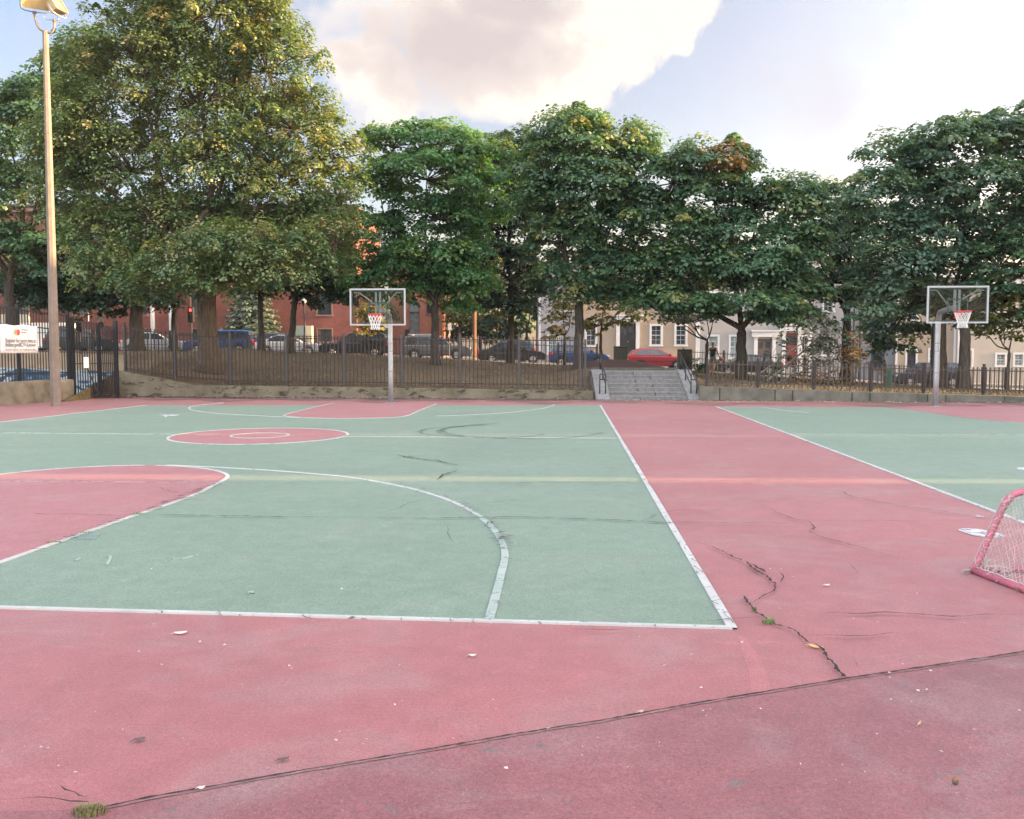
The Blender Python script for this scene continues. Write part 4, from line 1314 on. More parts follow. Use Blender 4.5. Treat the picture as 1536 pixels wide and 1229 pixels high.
# ================================================================ cars
def car(kind, X, Y, label, col, rz=0.0, side=0, rack=False):
    root = empty("parked_car", (X, Y, Hs(X) - 0.128), rz, label, "car", "cars parked along the street")
    if kind == "suv":
        L, W, H = 4.75, 1.86, 1.72
        low = [(-2.36, .42), (-2.38, .72), (-2.34, 1.02), (1.0, 1.05), (2.0, .98), (2.33, .82), (2.37, .5), (2.3, .3), (-2.28, .3)]
        hood = 1.0
        green = [(-2.30, 1.02), (-2.05, 1.60), (-1.7, 1.69), (0.25, 1.68), (1.12, 1.04)]
        wins = [[(-2.02, 1.09), (-1.86, 1.52), (-1.25, 1.58), (-1.2, 1.09)], [(-1.12, 1.09), (-1.15, 1.58), (-0.18, 1.59), (-0.12, 1.09)], [(-0.04, 1.09), (-0.1, 1.59), (0.22, 1.57), (0.92, 1.09)]]
        wr, wx = 0.36, (-1.42, 1.42)
    elif kind == "sedan":
        L, W, H = 4.65, 1.80, 1.45
        low = [(-2.30, .40), (-2.33, .70), (-2.25, .92), (-1.6, .97), (1.0, .94), (1.95, .84), (2.28, .66), (2.32, .42), (2.25, .26), (-2.2, .26)]
        green = [(-1.75, .95), (-1.0, 1.38), (-0.6, 1.44), (0.2, 1.43), (1.15, .92)]
        wins = [[(-1.40, .99), (-0.92, 1.32), (-0.25, 1.37), (-0.22, .99)], [(-0.14, .99), (-0.17, 1.37), (0.18, 1.36), (0.92, .97)]]
        wr, wx = 0.325, (-1.38, 1.40)
    else:  # hatchback
        L, W, H = 4.1, 1.76, 1.5
        low = [(-2.02, .40), (-2.04, .8), (-1.95, 1.0), (0.9, .98), (1.65, .88), (2.0, .68), (2.03, .42), (1.95, .27), (-1.92, .27)]
        green = [(-1.95, .99), (-1.62, 1.36), (-1.15, 1.49), (0.05, 1.48), (1.08, .96)]
        wins = [[(-1.55, 1.04), (-1.35, 1.34), (-0.62, 1.42), (-0.55, 1.04)], [(-0.47, 1.04), (-0.53, 1.42), (0.05, 1.41), (0.85, 1.02)]]
        wr, wx = 0.32, (-1.22, 1.28)
    mat = paint("paint_" + label.split()[0] + str(len(bpy.data.materials)), col)
    mb = MB()
    def section(prof, wfun):
        n = len(prof)
        vs = []
        for s in (-1, 1):
            vs += [(x, s * wfun(z), z) for x, z in prof]
        fs = [tuple(range(n)), tuple(range(2 * n - 1, n - 1, -1))]
        for i in range(n):
            j = (i + 1) % n
            fs.append((i, i + n, j + n, j))
        return vs, fs
    wl = lambda z: W / 2 * (1.0 if z < 0.85 else lerp(1.0, 0.955, min(1, (z - .85) / .2))) * (0.965 if z < 0.35 else 1)
    mb.add(*section(low, wl))
    mb.build("body", mat, root, bevel=0.06)
    zt = max(z for _, z in green); zb = min(z for _, z in green)
    wg = lambda z: W / 2 * lerp(0.945, 0.74, (z - zb) / (zt - zb))
    mb = MB(); mb.add(*section(green, wg)); mb.build("cabin", mat, root, bevel=0.05)
    for poly in wins:
        for s in (-1, 1):
            g = MB()
            pts = [Vector((x, s * (wg(z) + 0.006), z)) for x, z in poly]
            pin = [p - Vector((0, s * 0.02, 0)) for p in pts]
            n = len(pts)
            g.add(pts + pin, [tuple(range(n))] + [(i, (i + 1) % n, (i + 1) % n + n, i + n) for i in range(n)])
            g.build("side_window", MT["glassdark"], root)
    def screen(a, b, nm, k0=0.12, k1=0.9):
        p, q = Vector((a[0], 0, a[1])), Vector((b[0], 0, b[1]))
        d = q - p; nr = Vector((d.z, 0, -d.x)).normalized()
        if nr.x * (1 if a[0] > 0 else -1) < 0: nr = -nr
        l, u = p + d * k0 + nr * 0.006, p + d * k1 + nr * 0.006
        wl_, wu = wg(l.z) * 0.93, wg(u.z) * 0.92
        vs = [(l.x, -wl_, l.z), (l.x, wl_, l.z), (u.x, wu, u.z), (u.x, -wu, u.z)]
        vi = [Vector(v) - nr * 0.03 for v in vs]
        m = MB(); m.add(vs + vi, [(0, 1, 2, 3)] + [(i, (i + 1) % 4, (i + 1) % 4 + 4, i + 4) for i in range(4)]); m.build(nm, MT["glassdark"], root)
    screen(green[-1], green[-2], "windscreen")
    screen(green[0], green[1], "rear_window", 0.2, 0.95)
    for x in wx:
        for s in (-1, 1):
            mb = MB()
            y0, y1 = s * (W / 2 - 0.2), s * (W / 2 + 0.005)
            mb.tube([(x, y0, wr), (x, lerp(y0, y1, .85), wr), (x, y1, wr)], [wr, wr, wr * .93], 20)
            w = mb.build("wheel", MT["tyre"], root, smooth=False)
            mb = MB(); mb.tube([(x, y1 - s * .02, wr), (x, y1 + s * 0.008, wr)], [wr * .66, wr * .6], 14)
            mb.build("rim", MT["rimmetal"], w)
            mb = MB()
            arch = [(x + (wr + .07) * math.cos(a), wr + (wr + .07) * math.sin(a)) for a in np.linspace(0, math.pi, 13)]
            ar2 = [(x + (wr + .015) * math.cos(a), wr + (wr + .015) * math.sin(a)) for a in np.linspace(math.pi, 0, 13)]
            ys = s * (W / 2 - .03); ye = s * (W / 2 + 0.008)
            A = [(p[0], ye, p[1]) for p in arch]; B = [(p[0], ye, p[1]) for p in reversed(ar2)]
            mb.add(A + B, [(i, i + 1, i + 14, i + 13) for i in range(12)])
            mb.build("wheel_arch", MT["tyre"], root)
    xf, xr_ = low[5 if kind != "hatch" else 5][0], low[1][0]
    zf = {"suv": .80, "sedan": .66, "hatch": .70}[kind]
    xfr = {"suv": 2.32, "sedan": 2.24, "hatch": 1.96}[kind]
    zr_ = {"suv": .95, "sedan": .82, "hatch": .9}[kind]
    for s in (-1, 1):
        mb = MB(); mb.cbox((xfr - 0.04, s * (W / 2 - .25), zf), (0.16, 0.36, 0.14)); mb.build("headlight", MT["headlamp"], root, bevel=0.02)
        mb = MB(); mb.cbox((xr_ + 0.10, s * (W / 2 - .10), zr_ - .02), (0.2, 0.22, 0.2)); mb.build("taillight", MT["taillamp"], root, bevel=0.02)
        mb = MB(); xm = green[-1][0] - 0.28; mb.cbox((xm, s * (W / 2 + .08), zb + .1), (0.14, 0.2, 0.14)); mb.build("mirror", mat, root, bevel=0.03)
    mb = MB(); mb.box((xfr - 0.02, -W / 2 + .45, zf - .16), (xfr + .07, W / 2 - .45, zf + .02)); mb.build("grille", MT["black"], root)
    mb = MB()
    for xx in ((green[1][0] + green[2][0]) / 2 + .2, ):
        for s in (-1, 1):
            mb.box((-2.0 if kind == "suv" else -1.3, s * (W / 2 + 0.0) - 0.012, 0.60), (1.0, s * (W / 2) + 0.012, 0.63))
    mb.build("door_trim", MT["black"], root)
    if rack:
        mb = MB()
        for s in (-1, 1): mb.tube([(-1.9, s * .58, zt + .06), (0.1, s * .58, zt + .06)], 0.02, 6)
        for x in (-1.6, -0.3): mb.box((x - .04, -.6, zt - .02), (x + .04, .6, zt + .055))
        mb.build("roof_rack", MT["galv"], root)
    return root
def cx(px, Y): return (px - 768) / F * Y
NEAR, FAR_ = 61.2, 69.6
PI = math.pi
car("suv", cx(128, NEAR), NEAR, "dark suv at the far left, seen through the gate fence", (0.02, 0.02, 0.025))
car("sedan", cx(238, NEAR), NEAR, "silver sedan behind the narrow trunks left of the big elm", (0.42, 0.43, 0.45))
car("suv", cx(334, NEAR), NEAR, "blue suv parked right behind the big elm trunk", (0.025, 0.07, 0.21), PI)
car("suv", cx(430, FAR_), FAR_, "navy suv across the street behind two slim trunks", (0.025, 0.035, 0.075))
car("sedan", cx(436, NEAR), NEAR, "pale silver sedan facing right, left of the black suv", (0.5, 0.51, 0.53))
car("suv", cx(534, NEAR), NEAR, "black suv behind the fence just left of the hoop pole", (0.012, 0.012, 0.016), PI)
car("suv", cx(655, NEAR), NEAR, "dark grey suv with a roof rack right of the hoop pole", (0.10, 0.10, 0.11), 0, rack=True)
car("suv", cx(757, FAR_), FAR_, "dark blue suv across the street behind the black sedan", (0.02, 0.045, 0.10), PI)
car("sedan", cx(768, NEAR), NEAR, "black sedan parked behind the slim dark trunks at the middle", (0.015, 0.014, 0.018))
car("hatch", cx(868, NEAR), NEAR, "dark blue hatchback behind the maple left of the granite pillar", (0.02, 0.05, 0.14))
car("hatch", cx(984, 62.0), 62.0, "red hatchback seen between the two granite pillars", (0.26, 0.018, 0.035))
car("sedan", cx(1118, NEAR), NEAR, "black sedan behind the forked maple and the broken branch", (0.012, 0.012, 0.014), PI)
car("suv", cx(1388, NEAR), NEAR, "dark navy suv behind the low fence by the right hoop", (0.02, 0.028, 0.05), PI)

# ================================================================ houses
def facade(mb, x0, x1, z0, z1, y, holes):
    xs_ = sorted(set([x0, x1] + [h[0] for h in holes] + [h[1] for h in holes]))
    zs_ = sorted(set([z0, z1] + [h[2] for h in holes] + [h[3] for h in holes]))
    for i in range(len(xs_) - 1):
        for j in range(len(zs_) - 1):
            a, b, c, d = xs_[i], xs_[i + 1], zs_[j], zs_[j + 1]
            mx, mz = (a + b) / 2, (c + d) / 2
            if any(h[0] < mx < h[1] and h[2] < mz < h[3] for h in holes): continue
            mb.add([(a, y, c), (b, y, c), (b, y, d), (a, y, d)], [(0, 1, 2, 3)])
    for a, b, c, d in holes:
        D = 0.22
        mb.add([(a, y, c), (b, y, c), (b, y, d), (a, y, d), (a, y + D, c), (b, y + D, c), (b, y + D, d), (a, y + D, d)], [(0, 1, 5, 4), (1, 2, 6, 5), (2, 3, 7, 6), (3, 0, 4, 7)])

def house(name, label, cat, x0, x1, Y, z0, z1, mat, wins, depth=9.0, trim=None, glass=None, sill=None, cornice=True, muntins=(2, 4), fw=0.16, corner=True):
    """wins: (xc, zbot, width, height, kind)"""
    root = empty(name, ((x0 + x1) / 2, Y, z0), 0, label, cat)
    trim = trim or MT["trim"]; glass = glass or MT["glassdark"]; sill = sill or trim
    mb = MB()
    holes = [(w[0] - w[2] / 2, w[0] + w[2] / 2, w[1], w[1] + w[3]) for w in wins]
    facade(mb, x0, x1, z0 - 1.2, z1, Y, holes)
    mb.add([(x0, Y, z0 - 1.2), (x0, Y + depth, z0 - 1.2), (x0, Y + depth, z1), (x0, Y, z1)], [(0, 1, 2, 3)])
    mb.add([(x1, Y, z0 - 1.2), (x1, Y + depth, z0 - 1.2), (x1, Y + depth, z1), (x1, Y, z1)], [(3, 2, 1, 0)])
    mb.add([(x0, Y + depth, z0 - 1.2), (x1, Y + depth, z0 - 1.2), (x1, Y + depth, z1), (x0, Y + depth, z1)], [(0, 1, 2, 3)])
    mb.build("wall", mat, root, world=True, fix=True)
    mb = MB(); mb.box((x0 - .25, Y - .3, z1 + .003), (x1 + .25, Y + depth + .2, z1 + .25)); r = mb.build("roof", MT["roof"], root, world=True)
    if cornice:
        mb = MB(); mb.box((x0 - .2, Y - .25, z1 - .35), (x1 + .2, Y - .003, z1)); mb.build("cornice", trim, root, world=True)
    if corner:
        for x in (x0 + .085, x1 - .085):
            mb = MB(); mb.box((x - .09, Y - .03, z0 - 1.0), (x + .09, Y - .002, z1 - .36)); mb.build("corner_board", trim, root, world=True)
    for xc, zb, w, h, kind in wins:
        a, b, c, d = xc - w / 2, xc + w / 2, zb, zb + h
        if kind.startswith("door"):
            dm = {"door": MT["doordark"], "door_brown": MT["doorbrown"], "door_red": MT["doorred"], "door_trim": MT["doordark"]}[kind]
            mb = MB(); mb.box((a + .002, Y + .14, c), (b - .002, Y + .2, d)); dr = mb.build("door", dm, root, world=True)
            mb = MB()
            n = 2 if w > 1.2 else 1
            for k in range(n):
                xa, xb = lerp(a, b, k / n) + .1, lerp(a, b, (k + 1) / n) - .1
                mb.box((xa, Y + .125, d - h * 0.36), (xb, Y + .138, d - h * .1))
            mb.build("door_pane", MT["glassdark"], dr, world=True)
            mb = MB(); mb.cbox((xc + .05 if n == 2 else b - .12, Y + .11, c + h * .45), (.05, .05, .14)); mb.build("handle", MT["rimmetal"], dr, world=True)
            # pilasters and entablature
            f = MB(); pw = 0.30
            for s, xx in ((-1, a), (1, b)):
                xo = xx + (-pw - .002 if s < 0 else .002)
                f.box((xo, Y - .14, c - .6), (xo + pw, Y - .003, d + .05))
                f.box((xo - .04, Y - .18, d + .052), (xo + pw + .04, Y - .003, d + .18))
            f.box((a - .5, Y - .24, d + .182), (b + .5, Y - .003, d + .62))
            f.box((a - .6, Y - .36, d + .622), (b + .6, Y - .003, d + .74))
            f.build("door_surround", trim, root, world=True)
            continue
        f = MB(); y0, y1 = Y - .045, Y - .003
        f.box((a - fw, y0, c - .02), (a, y1, d + fw)); f.box((b, y0, c - .02), (b + fw, y1, d + fw)); f.box((a, y0, d), (b, y1, d + fw))
        fr = f.build("window", trim, root, world=True)
        s = MB(); s.box((a - fw - .05, Y - .10, c - .16), (b + fw + .05, Y - .003, c - .022)); s.build("sill", sill, fr, world=True)
        p = MB(); p.box((a + .001, Y + .10, c + .001), (b - .001, Y + .13, d - .001)); p.build("pane", MT["glasspale"] if kind == "pale" else glass, fr, world=True)
        m = MB(); t = .011
        nxm, nzm = muntins
        for k in range(nxm + 1):
            xx = lerp(a, b, k / nxm); wd = t if 0 < k < nxm else .035
            m.box((max(a + .002, xx - wd), Y + .07, c + .002), (min(b - .002, xx + wd), Y + .098, d - .002))
        for k in range(nzm + 1):
            zz_ = lerp(c, d, k / nzm); wd = .011 if k not in (0, nzm / 2, nzm) else .032
            m.box((a + .003, Y + .072, max(c + .003, zz_ - wd)), (b - .003, Y + .096, min(d - .003, zz_ + wd)))
        m.build("sash", trim if kind != "dark" else MT["doordark"], fr, world=True)
    return root
YH = 74.8
def hx(px, Y=YH): return (px - 768) / F * Y
def hz(py, Y=YH): return V(768, py, Y).z
def win(px, pyt, pyb, pw, kind="w", Y=YH):
    return (hx(px, Y), hz(pyb, Y), pw / F * Y, hz(pyt, Y) - hz(pyb, Y), kind)

bw = []
for px in (36, 124, 212, 300, 388, 488):
    bw.append(win(px, 436, 472, 21, "dark"))
    bw.append(win(px, 494, 512, 21, "dark"))
    if px < 480:
        bw.append(win(px, 372, 408, 21, "dark"))
for px in (344, 424, 458):
    bw.append(win(px, 372, 408, 16, "dark"))
hb = house("brick_building", "long red brick building behind the big elm tree", "building", hx(-180), hx(536), YH, 1.5, hz(312), MT["brick"], bw, 14, MT["sillstone"], None, MT["sillstone"], True, (2, 2), 0.1, False)
mb = MB(); mb.box((hx(-20), YH - .16, hz(487)), (hx(48), YH - .003, hz(472))); mb.build("stone_band", MT["stone"], hb, world=True)
mb = MB(); mb.tube([(hx(276.5), YH - 2.6, 1.4), (hx(276.5), YH - 2.6, hz(432))], 0.17, 12); mb.tube([(hx(250), YH - 2.6, 1.4), (hx(250), YH - 2.6, hz(432))], 0.17, 12); mb.build("portico_column", MT["trim"], hb, world=True, smooth=True)
mb = MB(); mb.box((hx(246), YH - 3.0, hz(432) + .002), (hx(281), YH - .005, hz(424))); mb.build("portico_roof", MT["trim"], hb, world=True)
Y2 = 84.0
w2 = [win(622, 468, 500, 13, "pale", Y2), win(648, 440, 470, 14, "dark", Y2), win(612, 495, 512, 7, "dark", Y2)]
h2 = house("brick_building", "sunlit salmon brick building with an arched window behind the left backboard", "building", hx(586, Y2), hx(664, Y2), Y2, 1.2, hz(395, Y2), MT["brick2"], w2, 12, MT["sillstone"], None, MT["sillstone"], True, (2, 4), 0.09, False)
# arched head over the pale window
mb = MB(); xa = hx(622, Y2); za = hz(468, Y2); r_ = 6.5 / F * Y2
arc = [(xa + r_ * 1.02 * math.cos(a), za + r_ * 2.2 * math.sin(a)) for a in np.linspace(0, math.pi, 13)]
mb.prism(arc, (1, 0, 0), (0, 0, 1), (0, Y2 - 0.08, 0), (0, 0.07, 0)); mb.build("arch_window", MT["glasspale"], h2, world=True)
mb = MB(); mb.tube([(xa + r_ * 1.1 * math.cos(a), Y2 - .07, za + r_ * 2.35 * math.sin(a)) for a in np.linspace(0, math.pi, 13)], 0.07, 6); mb.build("arch_trim", MT["sillstone"], h2, world=True)

house("clapboard_house", "lavender grey clapboard house left of the tan one, half hidden by yellow leaves", "house", hx(808), hx(868) - .01, YH + .3, .9, hz(400), MT["lav"], [win(829, 505, 530, 12, "pale", YH + .3), win(850, 440, 465, 12, "w", YH + .3)])
house("clapboard_house", "tan clapboard house with a tall dark door and white window trim", "house", hx(868), hx(1046) - .01, YH, .7, hz(388), MT["tan"], [win(941, 486, 534, 24, "door"), win(886, 488, 518, 13, "w"), win(983.5, 489, 517, 14, "w"), win(1020.5, 489, 517, 14, "w"), win(983.5, 430, 456, 14, "w"), win(1020.5, 430, 456, 14, "w")])
house("clapboard_house", "light grey clapboard house with brown double doors and a red door", "house", hx(1046), hx(1216) - .01, YH, .3, hz(392), MT["greyclap"], [win(1069, 505, 536, 13, "pale"), win(1101, 505, 536, 12, "pale"), win(1146, 509, 548, 22, "door_brown"), win(1186, 500, 548, 18, "door_red"), win(1069, 440, 466, 13, "w"), win(1101, 440, 466, 13, "w"), win(1206, 505, 530, 8, "w")])
hg = house("clapboard_house", "pale grey clapboard house with dark drainpipes beside the broken branch", "house", hx(1216), hx(1292) - .01, YH + .4, -.1, hz(396), MT["lav"], [win(1240, 505, 532, 13, "w", YH + .4), win(1240, 440, 466, 13, "w", YH + .4)])
mb = MB()
for px in (1281, 1290): mb.tube([(hx(px), YH + .25, -1), (hx(px), YH + .25, 7.5)], 0.07, 8)
mb.build("drainpipe", MT["black"], hg, world=True)
house("clapboard_house", "blue grey clapboard house with a dark framed window", "house", hx(1292), hx(1342) - .01, YH + .2, -.4, hz(400), MT["bluegrey"], [win(1316, 518, 552, 14, "dark", YH + .2), win(1316, 452, 480, 13, "w", YH + .2)], trim=MT["doordark"], corner=False)
house("clapboard_house", "brownish clapboard house mostly hidden behind the right hoop", "house", hx(1342), hx(1432) - .01, YH, -.5, hz(410), MT["tan"], [win(1366, 525, 552, 13, "dark"), win(1400, 525, 552, 13, "w"), win(1366, 455, 480, 13, "w")])
house("clapboard_house", "cream clapboard house with paired white windows at the right edge", "house", hx(1432), hx(1640), YH - .3, -.7, hz(420), MT["cream"], [win(1500, 532, 548, 12, "pale", YH - .3), win(1527, 532, 548, 12, "pale", YH - .3), win(1450, 526, 552, 12, "w", YH - .3), win(1500, 470, 494, 12, "w", YH - .3), win(1560, 532, 550, 12, "w", YH - .3)])

# unseen brick blocks added out of frame to shade the court from low sun
for k, (ya, yb, xx, hh) in enumerate(((-30, 10.08, 50, 13.8), (10.32, 16.65, 50, 13.4), (16.76, 29.2, 50, 13.8), (29.25, 54, 50.2, 16.6))):
    W_ = 11
    root = empty("shade_block", (xx + W_ / 2, (ya + yb) / 2, 0), math.radians(-2), ["long brick row house east of the court behind the camera's right", "narrow unseen brick block added to shade the court, between two gaps for sun bands", "wide unseen brick block added to shade the court", "unseen brick block added to shade the lawn, with an opening for low sun"][k], "building", "unseen brick blocks added to shade the court")
    mb = MB(); d = (yb - ya) / 2
    if k == 3:   # opening shaped to let low sun reach the right wall and lawn
        mb.box((-W_ / 2, -d, 7.9), (W_ / 2, -d + 4.6, hh)); mb.box((-W_ / 2, -d + 4.6, -2), (W_ / 2, d, hh))
    else:
        mb.box((-W_ / 2, -d, -2), (W_ / 2, d, hh))
    mb.build("wall", MT["brick"], root)
    mb = MB(); mb.box((-W_ / 2 + .3, -d + .3, hh + .003), (W_ / 2 - .3, d - .3, hh + .2)); mb.build("roof", MT["roof"], root)
    n = max(1, int(d * 2 / 3))
    for i in range(n):
        for z in (1.2, 4.6, 8.0, 11.0):
            y = -d + (i + .5) * 2 * d / n
            if k == 3 and z < 8.5 and y < -d + 5.2: continue
            mb = MB(); mb.box((-W_ / 2 - .04, y - .5, z), (-W_ / 2 - .003, y + .5, z + 1.7)); w = mb.build("window", MT["glassdark"], root)

# ================================================================ street furniture
def post_obj(name, px, ytop, Y, r, mat, label, cat, extra=None, base=None):
    x = cx(px, Y); b = terrain(x, Y) if Y < 57.5 else Hs(x)
    if base is not None: b = base
    zt = V(px, ytop, Y).z - b
    o = empty(name, (x, Y, b), 0, label, cat)
    mb = MB(); mb.tube([(0, 0, -.1), (0, 0, zt * .5), (0, 0, zt)], [r, r * .9, r * .8], 8); mb.build("post", mat, o)
    return o, zt
o, zt = post_obj("street_lamp", 458, 455, 60.6 - 2.0, 0.06, MT["black"], "slim black street lamp post before the brick building", "street lamp")
mb = MB(); mb.tube([(0, 0, zt), (0, 0, zt + .1), (0, 0, zt + .45), (0, 0, zt + .6)], [.08, .14, .2, .05], 8); mb.build("lantern", MT["headlamp"], o)
mb = MB(); mb.tube([(0, 0, zt + .602), (0, 0, zt + .75)], [.22, .03], 8); mb.build("lantern_cap", MT["black"], o)
o, zt = post_obj("utility_pole", 712, 300, 58.6, 0.13, simple("brown_utility_pole", (0.16, 0.08, 0.05), 0.85, var=.3, bmp=.3), "brown wooden utility pole among the trees", "utility pole")
mb = MB(); mb.box((-1.1, -.06, zt - .7), (1.1, .06, zt - .55)); mb.build("crossarm", MT["bark"], o)
def sign(px, pyt, pyb, pw, Y, label, name="street_sign", mat=None, ypost=None, n=1):
    o, zt = post_obj(name, px, pyt, Y, 0.035, MT["galv"], label, "sign")
    h = (pyb - pyt) / F * Y; w = pw / F * Y
    mb = MB(); mb.box((-w / 2, -.06, zt - h), (w / 2, -.04, zt)); mb.build("plate", mat or MT["binwhite"], o, bevel=.006)
    return o, zt, h
sign(674.6, 486, 495, 5.0, 58.3, "small white street sign on a post right of the maple trunk")
o, zt, h = sign(135.5, 450, 459, 8.0, 59, "white street sign of two stacked plates above the gate")
mb = MB(); mb.box((-.12, -.06, zt - h - .36), (.12, -.04, zt - h - .02)); mb.build("lower_plate", MT["binwhite"], o)
# traffic light and pedestrian signals at the far corner
o, zt = post_obj("traffic_light", 289, 461, 58.5, 0.06, MT["black"], "black traffic light showing red beside the elm trunk", "traffic light")
mb = MB(); mb.box((-.18, -.17, zt - 1.0), (.18, .15, zt)); mb.build("signal_head", MT["black"], o, bevel=.02)
mred, nt, out = new_mat("red_signal_light")
e = N(nt, "ShaderNodeEmission"); e.inputs[0].default_value = (1, .06, .05, 1); e.inputs[1].default_value = 0.7; nt.links.new(e.outputs[0], out.inputs[0])
for k, mat_ in ((0, mred), (1, simple("dark_amber_lens", (.06, .04, .01), .3)), (2, simple("dark_green_lens", (.01, .04, .03), .3))):
    mb = MB(); z = zt - .2 - k * .3; mb.tube([(-.0, -.17, z), (-.0, -.19, z)], .11, 12); mb.build("lens", mat_, o)
for px, pt, lab in ((113.5, 449, "dark pedestrian signal box on a post left of the white street sign"), (174, 466, "dark pedestrian signal box on a post above the gate post")):
    o, zt = post_obj("pedestrian_signal", px, pt, 56.5, 0.05, MT["black"], lab, "signal")
    mb = MB(); mb.box((-.22, -.2, zt - .36), (.2, .1, zt)); mb.build("signal_head", simple("brown_signal_box", (.10, .05, .035), .5), o, bevel=.02)
for px, w, c, lab in ((451, 1.0, (0.20, 0.24, 0.22), "grey green utility cabinet by the brick building"), (465, .55, (0.46, 0.40, 0.28), "narrow cream utility cabinet beside the grey green one")):
    Yc = 73.6; x = cx(px, Yc); z = Hs(x)
    o = empty("utility_cabinet", (x, Yc, z), 0, lab, "cabinet")
    m_ = simple("cabinet_paint", c, .6, var=.1)
    zt = V(px, 489, Yc).z - z
    mb = MB(); mb.box((-w / 2, -.3, 0), (w / 2, .3, zt)); mb.build("box", m_, o, bevel=.02)
    mb = MB(); mb.box((-w / 2 + .06, -.315, .15), (w / 2 - .06, -.303, zt - .1)); mb.build("cabinet_door", m_, o)
# green litter bin by the right fence
tb = V(1333, 580, 37.0); zb = terrain(tb.x, 37.0)
o = empty("litter_bin", (tb.x, 37.0, zb), 0, "narrow dark green litter bin behind the low fence, left of the navy suv", "bin")
mb = MB(); mb.tube([(0, 0, 0), (0, 0, .7)], [.13, .14], 14); mb.build("barrel", MT["bingreen"], o)
mb = MB(); mb.tube([(0, 0, .702), (0, 0, .76), (0, 0, .80)], [.15, .145, .06], 14); mb.build("lid", MT["bingreen"], o)
# white van far left
vx = cx(86, FAR_)
o = empty("white_van", (vx, FAR_, Hs(vx) - .128), 0, "white van across the street behind the lamp pole", "van")
mb = MB()
prof = [(-2.5, .35), (-2.5, 2.15), (-2.3, 2.3), (1.2, 2.3), (1.9, 1.35), (2.6, 1.1), (2.65, .35)]
mb.prism(prof, (1, 0, 0), (0, 0, 1), (0, -.98, 0), (0, 1.96, 0)); mb.build("body", paint("van_white", (.72, .72, .72)), o, bevel=.06)
mb = MB(); mb.prism([(0.5, 1.4), (0.5, 2.05), (1.2, 2.05), (1.7, 1.4)], (1, 0, 0), (0, 0, 1), (0, -.995, 0), (0, .012, 0)); mb.build("side_window", MT["glassdark"], o)
mb = MB(); mb.prism([(-2.2, 1.4), (-2.2, 2.0), (0.3, 2.0), (0.3, 1.4)], (1, 0, 0), (0, 0, 1), (0, -.995, 0), (0, .012, 0)); mb.build("side_panel", MT["headlamp"], o)
for x in (-1.6, 1.7):
    for s in (-1, 1):
        mb = MB(); mb.tube([(x, s * .8, .36), (x, s * 1.0, .36)], .36, 18); w = mb.build("wheel", MT["tyre"], o)
        mb = MB(); mb.tube([(x, s * .99, .36), (x, s * 1.008, .36)], .22, 12); mb.build("rim", MT["rimmetal"], w)

# ================================================================ people
def skin_obj(name, nodes, edges, mat, parent, root_i=0, sub=2):
    me = bpy.data.meshes.new(name)
    me.from_pydata([n[0] for n in nodes], edges, [])
    ob = bpy.data.objects.new(name, me); COL.objects.link(ob)
    sk = ob.modifiers.new("skin", "SKIN"); sk.use_smooth_shade = True
    layer = me.skin_vertices[0].data
    for i, n in enumerate(nodes):
        r = n[1]
        layer[i].radius = (r, r) if not isinstance(r, tuple) else r
        layer[i].use_root = (i == root_i)
    ss = ob.modifiers.new("sub", "SUBSURF"); ss.levels = sub; ss.render_levels = sub
    bpy.context.view_layer.update()
    dg = bpy.context.evaluated_depsgraph_get()
    m2 = bpy.data.meshes.new_from_object(ob.evaluated_get(dg))
    bpy.data.objects.remove(ob)
    m2.name = name
    o = bpy.data.objects.new(name, m2); COL.objects.link(o)
    m2.materials.clear(); m2.materials.append(mat)
    m2.polygons.foreach_set("use_smooth", [True] * len(m2.polygons))
    o.parent = parent
    return o

